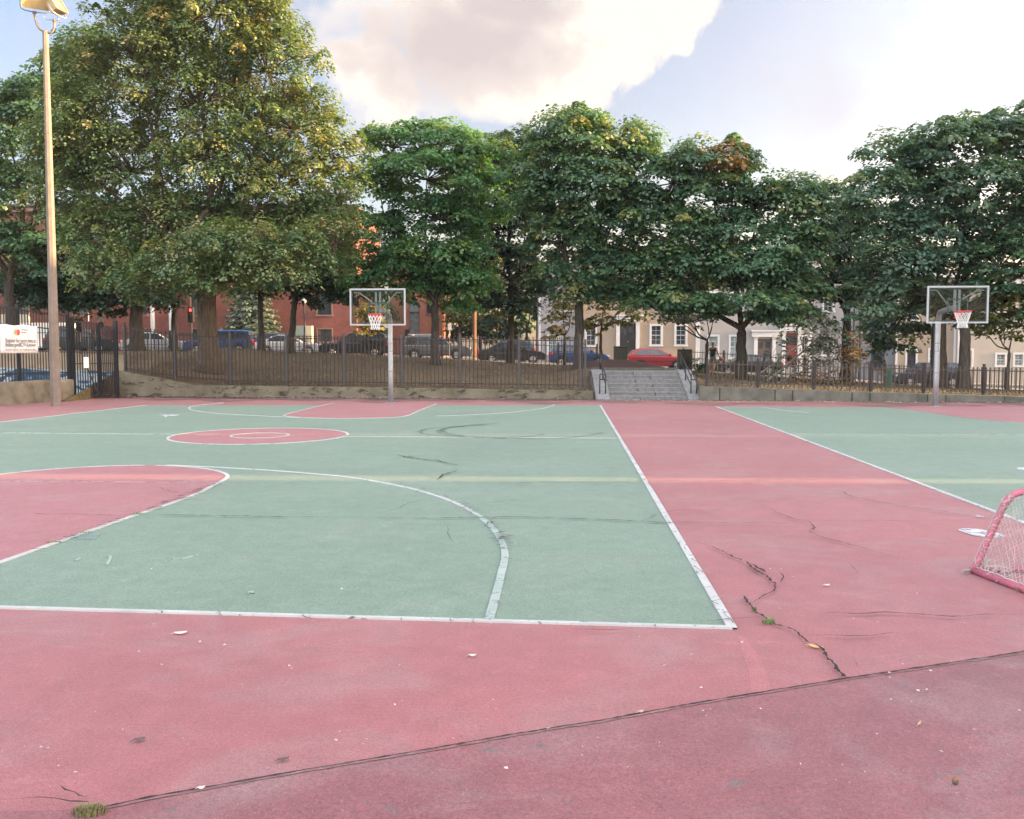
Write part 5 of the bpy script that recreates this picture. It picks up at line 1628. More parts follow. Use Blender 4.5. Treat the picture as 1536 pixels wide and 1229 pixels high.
def person(loc, rz, label, top, bottom, hair, shoe, arms=((0.30, 0.0), (-0.30, 0.0)), sleeve=False, stride=0.10, bottomlen=0.55, scale=1.0, elbow=((0.12,), (0.12,))):
    """figure faces local -Y; 1.75 m tall"""
    root = empty("person", loc, rz, label, "person"); root.scale = (scale,) * 3
    nodes, edges = [], []
    def nd(p, r): nodes.append((p, r)); return len(nodes) - 1
    def ed(a, b): edges.append((a, b))
    pel = nd((0, 0, 0.95), (.155, .115)); wai = nd((0, -.01, 1.10), (.14, .10)); che = nd((0, -.01, 1.30), (.165, .115)); sh = nd((0, 0.005, 1.43), (.11, .085)); nk = nd((0, 0.0, 1.50), .055)
    hd0 = nd((0, -.015, 1.575), (.066, .078)); hd1 = nd((0, -.012, 1.655), (.078, .095)); hd2 = nd((0, -.005, 1.725), (.055, .065))
    for a, b in ((pel, wai), (wai, che), (che, sh), (sh, nk), (nk, hd0), (hd0, hd1), (hd1, hd2)): ed(a, b)
    hands = []
    for k, s in enumerate((-1, 1)):
        st = stride * (1 if s > 0 else -1)
        hip = nd((s * .095, 0, .88), .095); kn = nd((s * .10, -st * .4 - .01, .49), .058); cf = nd((s * .10, -st * .7 + .02, .34), .055); an = nd((s * .10, -st + .02, .085), .037); ft = nd((s * .11, -st - .07, .04), (.038, .03)); toe = nd((s * .115, -st - .155, .028), (.034, .022))
        ed(pel, hip); ed(hip, kn); ed(kn, cf); ed(cf, an); ed(an, ft); ed(ft, toe)
        ax, ay = arms[k]
        shd = nd((s * .185, 0, 1.405), .058)
        ex = nd((s * (.235 + abs(ax) * .1), .03 - ay * .25, 1.13), .042)
        wx_ = nd((s * (.25 + abs(ax) * .15), -.06 - ay, .90), .030)
        ed(che, shd) if False else ed(sh, shd)
        ed(shd, ex); ed(ex, wx_)
        wp = Vector(nodes[wx_][0])
        pm = nd(tuple(wp + Vector((0, -.02, -.075))), (.022, .036)); ed(wx_, pm)
        pp = Vector(nodes[pm][0])
        for fi, (fy, fl) in enumerate(((-.027, .07), (-.009, .08), (.009, .076), (.026, .06))):
            k1 = nd(tuple(pp + Vector((-s * .004, fy, -.035))), .0095); k2 = nd(tuple(pp + Vector((-s * .014, fy * 1.05, -.035 - fl * .55))), .0088); k3 = nd(tuple(pp + Vector((-s * .034, fy * 1.05, -.035 - fl * .95))), .0078)
            ed(pm, k1); ed(k1, k2); ed(k2, k3)
        t1 = nd(tuple(wp + Vector((-s * .012, -.045, -.055))), .011); t2 = nd(tuple(wp + Vector((-s * .025, -.07, -.095))), .009)
        ed(pm, t1); ed(t1, t2)
        hands.append(pp)
    skin_obj("body", nodes, edges, MT["skin"], root, pel, 1)
    # face: eyes, nose, ears, mouth
    mb = MB()
    def ball(mb, c, r, n=8):
        for i in range(n // 2 + 1):
            pass
        rings = []
        vs, fs = [], []
        for i in range(n + 1):
            th = math.pi * i / n
            for j in range(n):
                ph = 2 * math.pi * j / n
                vs.append((c[0] + r[0] * math.sin(th) * math.cos(ph), c[1] + r[1] * math.sin(th) * math.sin(ph), c[2] + r[2] * math.cos(th)))
        for i in range(n):
            for j in range(n):
                fs.append((i * n + j, i * n + (j + 1) % n, (i + 1) * n + (j + 1) % n, (i + 1) * n + j))
        mb.add(vs, fs)
    for s in (-1, 1): ball(mb, (s * .03, -.092, 1.652), (.011, .008, .008))
    mb.build("eye", MT["black"], root)
    mb = MB(); ball(mb, (0, -.105, 1.622), (.013, .018, .022)); mb.build("nose", MT["skin"], root, smooth=True)
    mb = MB()
    for s in (-1, 1): ball(mb, (s * .082, .005, 1.635), (.012, .022, .034))
    mb.build("ear", MT["skin"], root, smooth=True)
    mb = MB(); ball(mb, (0, -.088, 1.585), (.024, .008, .007)); mb.build("mouth", simple("lip", (.3, .1, .09)), root)
    mb = MB(); ball(mb, (0, .018, 1.685), (.089, .102, .082), 12); mb.build("hair", simple("hair_" + label[:5], hair, .8, var=.3, scale=30), root, smooth=True)
    # clothes
    cn = [((0, 0, .90), (.165, .125)), ((0, -.01, 1.08), (.158, .118)), ((0, -.01, 1.28), (.180, .130)), ((0, 0.004, 1.405), (.135, .10))]
    ce = [(0, 1), (1, 2), (2, 3)]
    for s in (-1, 1):
        cn.append(((s * .15, 0, 1.425), .058)); a = len(cn) - 1; ce.append((3, a))
        if sleeve:
            cn.append(((s * .205, 0.01, 1.30), .064)); ce.append((a, a + 1))
            cn.append(((s * .225, 0.02, 1.20), .062)); ce.append((a + 1, a + 2))
    skin_obj("shirt", cn, ce, simple("shirt_" + label[:6], top, .85, var=.2), root, 1, 2)
    pn = [((0, 0, .985), (.162, .122)), ((0, 0, .90), (.17, .13))]; pe = [(0, 1)]
    for s in (-1, 1):
        st = stride * (1 if s > 0 else -1)
        pn.append(((s * .10, -st * .1, .80), .108)); a = len(pn) - 1; pe.append((1, a))
        pn.append(((s * .105, -st * .36, bottomlen), .092)); pe.append((a, a + 1))
        if bottomlen < .3:
            pass
    skin_obj("shorts", pn, pe, simple("shorts_" + label[:6], bottom, .85, var=.2), root, 0, 2)
    for s in (-1, 1):
        st = stride * (1 if s > 0 else -1)
        sn = [((s * .10, -st + .035, .055), (.046, .05)), ((s * .11, -st - .06, .048), (.05, .042)), ((s * .115, -st - .165, .036), (.044, .034))]
        skin_obj("shoe", sn, [(0, 1), (1, 2)], simple("shoe", shoe, .6, var=.1), root, 0, 2)
    return root, hands
pp = V(1069, 560, 50.0); zg = terrain(pp.x, 50.0)
hscale = (V(1069, 513, 50).z - V(1069, 561, 50).z) / 1.76
pr_, hands = person((pp.x, 50.0, V(1069, 561, 50).z), math.radians(150), "man in a dark tank top and grey shorts holding an orange ball", (.03, .032, .04), (.22, .21, .21), (.30, .27, .25), (.2, .2, .2), arms=((0.5, 0.06), (0.9, 0.10)), scale=hscale, stride=.14)
# ball held at his right
hloc = Vector((hands[0].x, hands[0].y, hands[0].z))
rot = Matrix.Rotation(math.radians(150), 4, "Z")
bc = Vector(pr_.location) + rot @ (hloc + Vector((-0.0 - 0.115, -.01, -.02))) * hscale
bl_ = empty("basketball", bc, 0, "orange basketball held by the man in the tank top", "ball")
mb = MB(); R_ = .12
vs, fs = [], []
for i in range(13):
    th = math.pi * i / 12
    for j in range(20):
        ph = 2 * math.pi * j / 20
        vs.append((R_ * math.sin(th) * math.cos(ph), R_ * math.sin(th) * math.sin(ph), R_ * math.cos(th)))
for i in range(12):
    for j in range(20): fs.append((i * 20 + j, (i + 1) * 20 + j, (i + 1) * 20 + (j + 1) % 20, i * 20 + (j + 1) % 20))
mb.add(vs, fs); mb.build("ball", simple("ball_orange", (.42, .13, .06), .6, var=.15, scale=30), bl_, smooth=True)
mb = MB()
for ax_ in range(3):
    mb.tube([(R_ * 1.0 * (math.cos(t) if ax_ != 0 else 0), R_ * (math.sin(t) if ax_ != 1 else 0) if ax_ != 0 else R_ * math.cos(t), R_ * (math.sin(t) if ax_ != 2 else 0)) for t in np.linspace(0, 2 * PI, 25)[:-1]], .004, 4, closed=True)
mb.build("seam", MT["black"], bl_)
for px, py, lab, tp_, bt, hr in ((119, 513, "person in a dark shirt and shorts standing behind the gate", (.018, .022, .04), (.03, .03, .04), (.25, .16, .12)), (152, 507, "person in a white shirt with dark hair by the car behind the gate", (.55, .56, .6), (.04, .04, .05), (.015, .012, .012))):
    q = V(px, py, 54.0)
    person((q.x, 54.0, max(terrain(q.x, 54.0), q.z)), math.radians(20 if px < 130 else 160), lab, tp_, bt, hr, (.3, .3, .3), sleeve=True, stride=.06)
# ================================================================ ground litter and weeds
rl = random.Random(21)
def tuft(px, py, r, n, h, label, mat, cat="weed"):
    c = G(px, py)
    o = empty("weed_tuft", (c.x, c.y, 0.02), 0, label, cat, "weeds growing in the cracks")
    mb = MB()
    for _ in range(n):
        a = rl.uniform(0, 2 * PI); rr = r * math.sqrt(rl.random())
        x, y = rr * math.cos(a) * 1.4, rr * math.sin(a) * .7
        l = h * rl.uniform(.5, 1.6) * (1.15 - .75 * (rr / r) ** 2); w = rl.uniform(.0012, .003)
        dx, dy = math.cos(a) * l * rl.uniform(.3, 1.5), math.sin(a) * l * rl.uniform(.3, 1.5)
        s = Vector((-math.sin(a), math.cos(a), 0)) * w
        p0 = Vector((x, y, -.015)); p1 = Vector((x + dx * .5, y + dy * .5, l * .7)); p2 = Vector((x + dx, y + dy, l * .8))
        mb.add([p0 - s, p0 + s, p1 + s, p1 - s, p2], [(0, 1, 2, 3), (3, 2, 4)])
    mb.build("blades", mat, o)
    return o
tuft(134, 1222, .052, 170, .013, "olive weed tuft at the bottom left where the joint begins", MT["weeddry"])
tuft(1153, 937, .030, 60, .022, "small bright green weed in the big crack near the court corner", MT["weed"])
tuft(1131, 918, .012, 30, .014, "tiny green sprout in the crack above the bright green weed", MT["weed"])
tuft(208, 772.5, .06, 40, .016, "thin weeds along the red key's edge", MT["weed"])
tuft(614, 687, .08, 36, .025, "weed growing in the crack on the green court", MT["weed"])
tuft(128, 801, .05, 24, .014, "weeds at the edge of the key beside the pale blue patch", MT["weed"])
tuft(80, 815, .06, 30, .014, "reddish weeds in the lower edge of the key line", MT["weeddry"])
tuft(1528, 889, .02, 24, .02, "dry weeds under the goal's back bar", MT["weeddry"])
tuft(62, 601, .22, 70, .12, "green weeds at the foot of the mossy wall", MT["weed"])

def leafobj(px, py, L, W, mat, label, rz=None, lift=.006, name="fallen_leaf", cat="leaf"):
    c = G(px, py)
    o = empty(name, (c.x, c.y, lift), rl.uniform(0, 6.28) if rz is None else rz, label, cat, "fallen leaves on the court")
    mb = MB()
    top = []
    for k in range(9):
        t = k / 8
        w = W / 2 * math.sin(math.pi * min(1, t * .93 + .04)) ** .8
        z = .002 + .005 * (t - .5) ** 2 * 4
        top += [(t * L - L / 2, -w, z + .003), (t * L - L / 2, 0, z), (t * L - L / 2, w, z + .005)]
    fs = []
    for k in range(8):
        a = 3 * k
        fs += [(a, a + 3, a + 4, a + 1), (a + 1, a + 4, a + 5, a + 2)]
    mb.add(top, fs)
    ob = mb.build("blade", mat, o)
    sd = ob.modifiers.new("t", "SOLIDIFY"); sd.thickness = .0015
    mb = MB(); mb.tube([(-L / 2, 0, .008), (-L / 2 - L * .25, .004, .004)], .0016, 4); mb.build("stalk", mat, o)
    return o
leafobj(1224, 973, .085, .034, MT["leafyellow"], "curled yellow leaf lying in the big crack", math.radians(-35))
leafobj(271, 952, .075, .04, MT["leafpale"], "pale dry leaf on the red strip below the baseline at left", .3)
leafobj(709, 986, .042, .028, MT["leafpale"], "small pale leaf on the red strip below the green court", 0)
leafobj(302, 1186, .03, .02, MT["leafpale"], "tiny pale leaf lying on the joint line", .4)
leafobj(961, 1071, .035, .02, MT["leaftan"], "tan leaf lying on the joint line near the middle", .6)
leafobj(1240, 880, .05, .025, MT["leafpale"], "pale leaf on the red court left of the goal", .2)
leafobj(1379, 1089, .05, .012, MT["leaftan"], "thin dry twig leaf on the apron", .9)
leafobj(209, 1113, .05, .03, MT["leafdark"], "dark flat leaf on the red strip, the left one of two", .5)
leafobj(425, 1143, .048, .026, MT["leafdark"], "dark flat leaf on the red strip just above the joint", .4)
c = G(1433, 1178)
o = empty("acorn", (c.x, c.y, .006), .5, "small brown acorn on the apron near the bottom right", "acorn")
mb = MB(); mb.tube([(0, 0, .006), (0, 0, .012), (.006, 0, .022), (.012, 0, .028)], [.006, .012, .011, .002], 8); mb.build("nut", MT["nut"], o, smooth=True)
mb = MB(); mb.tube([(-.002, 0, .001), (0, 0, .012)], [.009, .0135], 8); mb.build("cup", MT["leafdark"], o, smooth=True)

# leaf litter: countless specks
def litter(name, n, sampler, smin, smax, mats, kind="stuff"):
    vs, fs, mi = [], [], []
    for _ in range(n):
        p, z = sampler()
        s = rl.uniform(smin, smax); a = rl.uniform(0, 6.28)
        c_, s_ = math.cos(a) * s, math.sin(a) * s
        b = len(vs); k = rl.uniform(.35, .8)
        t1, t2 = rl.uniform(0, .35) * s, rl.uniform(0, .35) * s
        vs += [(p[0] - c_, p[1] - s_, z + .003), (p[0] + s_ * k, p[1] - c_ * k, z + .004 + t1), (p[0] + c_, p[1] + s_, z + .003 + t2), (p[0] - s_ * k, p[1] + c_ * k, z + .004)]
        fs.append((b, b + 1, b + 2, b + 3)); mi.append(rl.randrange(len(mats)))
    me = bpy.data.meshes.new(name); me.from_pydata(vs, [], fs)
    for m in mats: me.materials.append(m)
    me.polygons.foreach_set("material_index", mi)
    o = bpy.data.objects.new(name, me); COL.objects.link(o); o["kind"] = kind
    return o
def s_court():
    py = 610 + 560 * rl.random() ** 2.2
    return G(rl.uniform(0, 1536), py), .019
litter("leaf_litter", 330, s_court, .004, .013, [MT["leafpale"], MT["leaftan"], MT["leafpale"]])
def s_near():
    return G(rl.uniform(0, 1536), rl.uniform(900, 1229)), .018
litter("grit", 1100, s_near, .001, .0032, [MT["leafpale"], MT["leafdark"], MT["leaftan"], MT["leafpale"]])
def s_wall():
    x = rl.uniform(-15.3, 22); d = abs(rl.gauss(0, .45))
    return (x, Yw(x) - .12 - d), .018
litter("leaf_litter", 1500, s_wall, .02, .05, [MT["leaftan"], MT["leafdark"], MT["leaftan"], MT["leafpale"]])
def s_slope():
    x = rl.uniform(-18, 24); yw = Yw(x)
    y = yw + .4 + 20 * rl.random() ** 1.4
    return (x, y), terrain(x, y) + .012
litter("leaf_litter", 9000, s_slope, .025, .065, [MT["leaftan"], MT["leafdark"], simple("brown_litter", (.16, .09, .06), .9, var=.3, scale=.9), MT["drygrass"]])
# dry grass blades on the lawn
n = 42000
X = RNG.uniform(-20, 27, n); T = RNG.random(n) ** 1.3
vs = np.zeros((n, 4, 3)); 
for i in range(n):
    yw = Yw(X[i]); y = yw + .45 + T[i] * 19
    z = terrain(X[i], y); h = random.uniform(.03, .11); a = random.uniform(0, 6.28); w = random.uniform(.008, .018)
    lx, ly = random.uniform(-.05, .05), random.uniform(-.05, .05)
    ca, sa = math.cos(a) * w, math.sin(a) * w
    vs[i] = [(X[i] - ca, y - sa, z - .01), (X[i] + ca, y + sa, z - .01), (X[i] + lx + ca * .2, y + ly + sa * .2, z + h), (X[i] + lx - ca * .2, y + ly - sa * .2, z + h)]
def np_mesh(name, verts, mat, tint=None):
    q = verts.shape[0]
    me = bpy.data.meshes.new(name)
    me.vertices.add(q * 4); me.vertices.foreach_set("co", verts.reshape(-1).astype(np.float32))
    me.loops.add(q * 4); me.loops.foreach_set("vertex_index", np.arange(q * 4, dtype=np.int32))
    me.polygons.add(q); me.polygons.foreach_set("loop_start", np.arange(0, q * 4, 4, dtype=np.int32))
    try: me.polygons.foreach_set("loop_total", np.full(q, 4, dtype=np.int32))
    except Exception: pass
    if tint is not None:
        at = me.attributes.new("tint", "FLOAT", "FACE"); at.data.foreach_set("value", tint.astype(np.float32))
    me.update(calc_edges=True)
    me.materials.append(mat)
    o = bpy.data.objects.new(name, me); COL.objects.link(o)
    return o
g = np_mesh("grass", vs, MT["drygrass"]); g["kind"] = "stuff"

# ================================================================ trees
def leaves(centers, radii, outw, per, size, flat, droop, rng, tint_base):
    """leaf quads for clump centres; returns verts (n,4,3), tint"""
    K = len(centers)
    idx = np.repeat(np.arange(K), per)
    n = len(idx)
    d = rng.normal(size=(n, 3)); d /= np.linalg.norm(d, axis=1)[:, None]
    d[:, 2] = np.where(d[:, 2] < -0.25, -d[:, 2] * .7, d[:, 2])
    rad = radii[idx][:, None] * (0.45 + 0.6 * rng.random((n, 1)) ** .6)
    off = d * rad
    off[:, 2] *= flat
    rr = np.sqrt(off[:, 0] ** 2 + off[:, 1] ** 2)
    off[:, 2] -= droop * rr * rr / np.maximum(radii[idx], .1)
    p = centers[idx] + off
    nm = d * 0.55 + outw[idx] * 0.35 + np.array([0, 0, 0.85]) + rng.normal(size=(n, 3)) * 0.38
    nm /= np.linalg.norm(nm, axis=1)[:, None]
    ax = d * np.array([1, 1, 0]) + rng.normal(size=(n, 3)) * .5 + np.array([0, 0, -.55])
    ax -= nm * np.sum(ax * nm, axis=1)[:, None]
    ax /= np.maximum(1e-6, np.linalg.norm(ax, axis=1))[:, None]
    sd = np.cross(nm, ax)
    s = size * (0.65 + 0.7 * rng.random((n, 1)))
    fold = nm * s * 0.12
    v = np.stack([p - ax * s * .5, p + sd * s * .46 + fold + ax * s * .05, p + ax * s * .62, p - sd * s * .46 + fold + ax * s * .02], axis=1)
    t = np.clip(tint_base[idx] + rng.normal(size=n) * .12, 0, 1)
    return v, t

def tree(name, label, cat, base, trunk_r, fork_z, lobes, mat, per=62, size=.19, crad=(.45, .85), density=1.0, flat=.6, droop=.25, bark=None, seed=1, group=None, depth=.9, limbs=True, tint0=.45, special=None, trunk_top=None, lean=(0, 0), nlimb=3, inner=True, smin=.55):
    """lobes: (px, py, rx, ry) at the tree's own distance, or with 5th value = shift in depth (m)"""
    rng = np.random.default_rng(seed); rnd = random.Random(seed)
    base = Vector(base); Y = base.y; k = Y / F
    root = empty(name, base, 0, label, cat, group)
    L = []
    for l in lobes:
        dy = l[4] if len(l) > 4 else rnd.uniform(-1.0, 1.0) * l[2] * k * .35
        c = V(l[0], l[1], Y + dy)
        L.append((np.array(c), l[2] * k * (1 + dy / Y), l[3] * k * (1 + dy / Y)))
    C, Rr, O, Tt = [], [], [], []
    sC, sR, sO, sT = [], [], [], []
    twigs = []
    for li, (c, rx, rz) in enumerate(L):
        ry = rx * depth
        area = 4 * math.pi * ((rx * ry) ** 1.6 / 3 + 2 * (rx * rz) ** 1.6 / 3) ** (1 / 1.6)
        rm = (crad[0] + crad[1]) / 2
        n = max(5, int(area / (rm * rm * 2.1) * density))
        d = rng.normal(size=(n, 3)); d /= np.linalg.norm(d, axis=1)[:, None]
        # more on upper side
        flip = (d[:, 2] < -.35) & (rng.random(n) < .55); d[flip, 2] *= -1
        rr = smin + (1 - smin) * rng.random((n, 1)) ** .5
        p = c + d * rr * np.array([rx, ry, rz])
        stray = rng.random(n) < (.13 if flat > .6 else .07)
        p[stray] = c + d[stray] * (1.02 + .2 * rng.random((int(stray.sum()), 1))) * np.array([rx, ry, rz])
        r = rng.uniform(crad[0] * .8, crad[1] * 1.12, n) * np.where(stray, .55, 1.0) * (0.8 + .2 * min(1, rx / 1.5))
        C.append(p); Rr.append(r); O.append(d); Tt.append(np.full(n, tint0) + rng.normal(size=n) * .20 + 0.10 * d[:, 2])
        for q in range(n):
            if rnd.random() < (.45 if inner else .25): twigs.append((Vector(c), Vector(p[q])))
    C = np.concatenate(C); Rr = np.concatenate(Rr); O = np.concatenate(O); Tt = np.concatenate(Tt)
    sel = np.zeros(len(C), bool)
    if special is not None:
        smat, fn = special
        sel = np.array([fn(p, rnd) for p in C])
    b = np.array(base)
    if (~sel).any():
        v, t = leaves(C[~sel], Rr[~sel], O[~sel], per, size, flat, droop, rng, Tt[~sel])
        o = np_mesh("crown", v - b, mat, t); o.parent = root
    if sel.any():
        v, t = leaves(C[sel], Rr[sel], O[sel], per, size, flat, droop, rng, Tt[sel])
        o = np_mesh("crown", v - b, smat, t); o.parent = root; o["label"] = "patch of turning leaves in the crown"
    # trunk
    bark = bark or MT["bark"]
    mb = MB()
    fz = fork_z
    top = Vector((lean[0], lean[1], fz))
    pts, rs = [], []
    for i in range(8):
        t = i / 7
        pts.append(Vector((top.x * t + rnd.uniform(-.03, .03) * (i > 0), top.y * t, fz * t - (.25 if i == 0 else 0))))
        fl = 1 + .55 * math.exp(-t * fz / .35)
        rs.append(trunk_r * fl * lerp(1, .78, t))
    mb.tube(pts, rs, 12)
    mb.build("trunk", bark, root, smooth=True)
    mb = MB()
    if limbs:
        E = sorted([Vector(c - b) for c, rx, rz in L], key=lambda e: e.x)
        ng = min(nlimb, len(E)); step = len(E) / ng
        for gi in range(ng):
            mem = E[int(gi * step):int((gi + 1) * step)]
            cen = sum(mem, Vector((0, 0, 0))) / len(mem)
            tip = top.lerp(cen, .62); tip.z = max(tip.z, fz + .8)
            kn = top.lerp(tip, .5) + Vector((rnd.uniform(-.2, .2), rnd.uniform(-.2, .2), -.02 * (tip - top).length))
            P = catmull([top - Vector((0, 0, .4)), top + Vector((0, 0, .15)), kn, tip], 5)
            r0 = trunk_r * (.60 if ng <= 3 else .5)
            mb.tube(P, [lerp(r0, r0 * .5, i / (len(P) - 1)) for i in range(len(P))], 8)
            for e in mem:
                st = P[rnd.randrange(int(len(P) * .55), len(P))]
                m_ = st.lerp(e, .5) + Vector((rnd.uniform(-.35, .35), rnd.uniform(-.35, .35), rnd.uniform(-.1, .35)))
                Q = catmull([st, m_, e], 4)
                mb.tube(Q, [lerp(r0 * .42, .025, i / (len(Q) - 1)) for i in range(len(Q))], 6)
        for a, q in twigs:
            a2, q2 = a - base, q - base
            m_ = a2.lerp(q2, .5) + Vector((rnd.uniform(-.2, .2), rnd.uniform(-.2, .2), rnd.uniform(0, .25)))
            mb.tube([a2, m_, q2], [.03, .02, .008], 4, cap=False)
        mb.build("limbs", bark, root, smooth=True)
    return root

def at(px, py, Y):  # trunk base on the terrain
    x = (px - 768) / F * Y
    return Vector((x, Y, (terrain(x, Y) if Y < 57.6 else Hs(x)) - .05))
MA, BR, BL, EL, DK, YE, OR_ = (MT[k] for k in ("leaf_maple", "leaf_bright", "leaf_blue", "leaf_elm", "leaf_dark", "leaf_yellow", "leaf_orange"))
GRP = "park trees behind the fence"

# big elm
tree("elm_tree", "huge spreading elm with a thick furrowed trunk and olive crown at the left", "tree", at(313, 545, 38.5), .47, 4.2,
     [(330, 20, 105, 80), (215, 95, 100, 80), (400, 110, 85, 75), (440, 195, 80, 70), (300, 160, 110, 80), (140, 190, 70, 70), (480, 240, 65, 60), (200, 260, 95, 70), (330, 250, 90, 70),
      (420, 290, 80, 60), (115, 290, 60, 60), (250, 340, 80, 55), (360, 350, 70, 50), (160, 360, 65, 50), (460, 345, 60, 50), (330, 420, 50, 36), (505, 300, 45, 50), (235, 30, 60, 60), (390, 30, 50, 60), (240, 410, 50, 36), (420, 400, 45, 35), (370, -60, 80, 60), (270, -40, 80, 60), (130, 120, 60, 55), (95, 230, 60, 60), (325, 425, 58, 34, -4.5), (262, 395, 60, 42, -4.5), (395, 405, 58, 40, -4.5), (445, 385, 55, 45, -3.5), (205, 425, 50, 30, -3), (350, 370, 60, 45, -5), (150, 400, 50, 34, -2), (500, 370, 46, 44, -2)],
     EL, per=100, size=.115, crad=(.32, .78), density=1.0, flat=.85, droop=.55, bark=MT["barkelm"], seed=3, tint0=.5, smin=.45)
tree("dark_tree", "dark green tree at the far left edge behind the lamp pole", "tree", at(20, 500, 50), .35, 4.0,
     [(15, 210, 70, 75), (70, 170, 55, 60), (100, 125, 45, 45), (50, 150, 45, 40), (130, 90, 45, 45), (110, 230, 50, 60), (-40, 300, 80, 80), (60, 310, 75, 70), (0, 380, 75, 50), (90, 390, 60, 45), (-90, 230, 80, 80)], MA, per=64, size=.2, crad=(.5, .95), seed=4, tint0=.4, group=GRP)
tree("linden_tree", "dark tree with a stout trunk between the gate and the elm", "tree", at(207, 513, 52), .40, 3.4,
     [(200, 395, 70, 45), (130, 400, 55, 40), (240, 350, 70, 50), (160, 340, 60, 50), (60, 430, 50, 25), (130, 440, 50, 22), (235, 435, 45, 24), (185, 440, 40, 20), (95, 456, 45, 16), (160, 460, 40, 14), (225, 456, 40, 14), (50, 452, 40, 20)], DK, per=66, size=.18, crad=(.45, .85), seed=5, group=GRP)
tree("linden_tree", "slim reddish trunk tree beside the white portico column", "tree", at(264, 503, 54), .20, 3.5,
     [(262, 400, 48, 36), (290, 360, 50, 45)], DK, per=46, size=.2, crad=(.4, .75), seed=6, group=GRP)
tree("linden_tree", "slim straight dark trunk tree standing in front of the pale blue spruce", "tree", at(393, 521, 50), .19, 3.2,
     [(395, 400, 48, 36), (365, 350, 50, 45), (410, 430, 30, 15), (375, 438, 30, 14)], DK, per=46, size=.2, crad=(.4, .75), seed=7, group=GRP)
tree("linden_tree", "slim dark trunk tree in front of the brick building", "tree", at(436, 528, 48), .19, 3.3,
     [(450, 405, 55, 34), (480, 440, 40, 18), (530, 440, 26, 26), (440, 436, 34, 16), (420, 360, 55, 45), (490, 395, 42, 36), (500, 430, 30, 18), (525, 360, 40, 45)], DK, per=46, size=.2, crad=(.4, .75), seed=8, group=GRP, lean=(.35, 0))
# maples
tree("maple_tree", "bright green layered maple behind the left backboard", "tree", at(653, 538, 44), .22, 3.0,
     [(660, 215, 60, 32), (590, 222, 50, 34), (715, 245, 52, 38), (640, 270, 85, 42), (570, 290, 45, 45), (720, 310, 48, 42), (660, 330, 70, 34), (575, 360, 42, 38), (640, 385, 72, 30), (700, 385, 50, 34), (545, 405, 40, 26), (660, 420, 55, 18), (600, 410, 45, 28), (700, 425, 45, 20), (620, 440, 40, 14), (560, 425, 40, 18), (690, 455, 30, 12)],
     BR, per=100, size=.16, crad=(.48, .95), density=1.25, flat=.5, droop=.35, seed=10, group=GRP, tint0=.5, smin=.5)
tree("maple_tree", "dark maple with a straight trunk between the bright one and the tall one", "tree", at(766, 532, 51), .20, 4.6,
     [(765, 232, 52, 40), (735, 262, 45, 40), (790, 290, 45, 40), (755, 345, 55, 40), (765, 255, 55, 45), (770, 320, 58, 45), (745, 390, 50, 36), (800, 400, 45, 38), (735, 435, 40, 20), (800, 440, 36, 20), (720, 455, 34, 18), (770, 460, 30, 14)], DK, per=70, size=.18, crad=(.45, .85), flat=.5, seed=11, group=GRP, tint0=.5)
tree("maple_tree", "tallest maple in the middle, its domed top lit by the sun", "tree", at(868, 546, 42), .24, 3.0,
     [(850, 198, 60, 40), (925, 210, 55, 38), (885, 235, 80, 40), (810, 255, 48, 42), (955, 255, 42, 36), (880, 285, 90, 38), (955, 310, 45, 34), (820, 310, 55, 38), (900, 335, 80, 32), (845, 365, 62, 32), (950, 370, 52, 32), (900, 400, 62, 32), (950, 410, 46, 28), (870, 430, 40, 22), (920, 435, 42, 20), (960, 445, 42, 16), (840, 415, 36, 20)],
     MA, per=100, size=.158, crad=(.48, .95), density=1.25, flat=.5, droop=.35, seed=12, group=GRP, tint0=.55, smin=.5)
def orange_fn(p, rnd):
    c = V(1085, 228, 40.5); q = (Vector(p) - c)
    e = (q.x / 1.5) ** 2 + (q.z / .95) ** 2
    return e < 1 and rnd.random() < .62
tree("maple_tree", "wide maple with a three way fork and orange patch at its top", "tree", at(1111, 551, 40.5), .27, 2.2,
     [(1060, 240, 60, 32), (1105, 250, 40, 32), (1010, 275, 48, 42), (1070, 300, 70, 38), (1180, 290, 40, 28), (1140, 310, 55, 32), (1200, 320, 48, 34), (1010, 340, 50, 40), (1090, 350, 80, 34), (1175, 370, 62, 34), (1040, 390, 70, 32), (1120, 405, 80, 30), (1190, 405, 45, 30), (1000, 410, 48, 28), (1060, 430, 52, 20), (1155, 425, 50, 18), (1130, 455, 60, 14, -2), (975, 462, 40, 13, -1), (1060, 464, 40, 11, -1), (1160, 470, 50, 13, -1), (1215, 478, 36, 14, 1), (1040, 452, 50, 13, -1.5), (1200, 440, 40, 20), (1000, 440, 40, 16)],
     MA, per=100, size=.158, crad=(.48, .95), density=1.25, flat=.5, droop=.35, seed=13, group=GRP, tint0=.52, special=(OR_, orange_fn), smin=.5)
tree("maple_tree", "shaded maple with a dark leaning trunk above the broken branch", "tree", at(1268, 548, 47), .27, 3.4,
     [(1225, 300, 42, 30), (1255, 335, 48, 36), (1280, 325, 40, 34), (1300, 350, 36, 36), (1225, 375, 55, 36), (1285, 390, 45, 38), (1250, 425, 60, 30), (1195, 445, 40, 20), (1300, 440, 40, 22)], BL, per=74, size=.17, crad=(.45, .85), flat=.45, droop=.3, seed=14, group=GRP, tint0=.45)
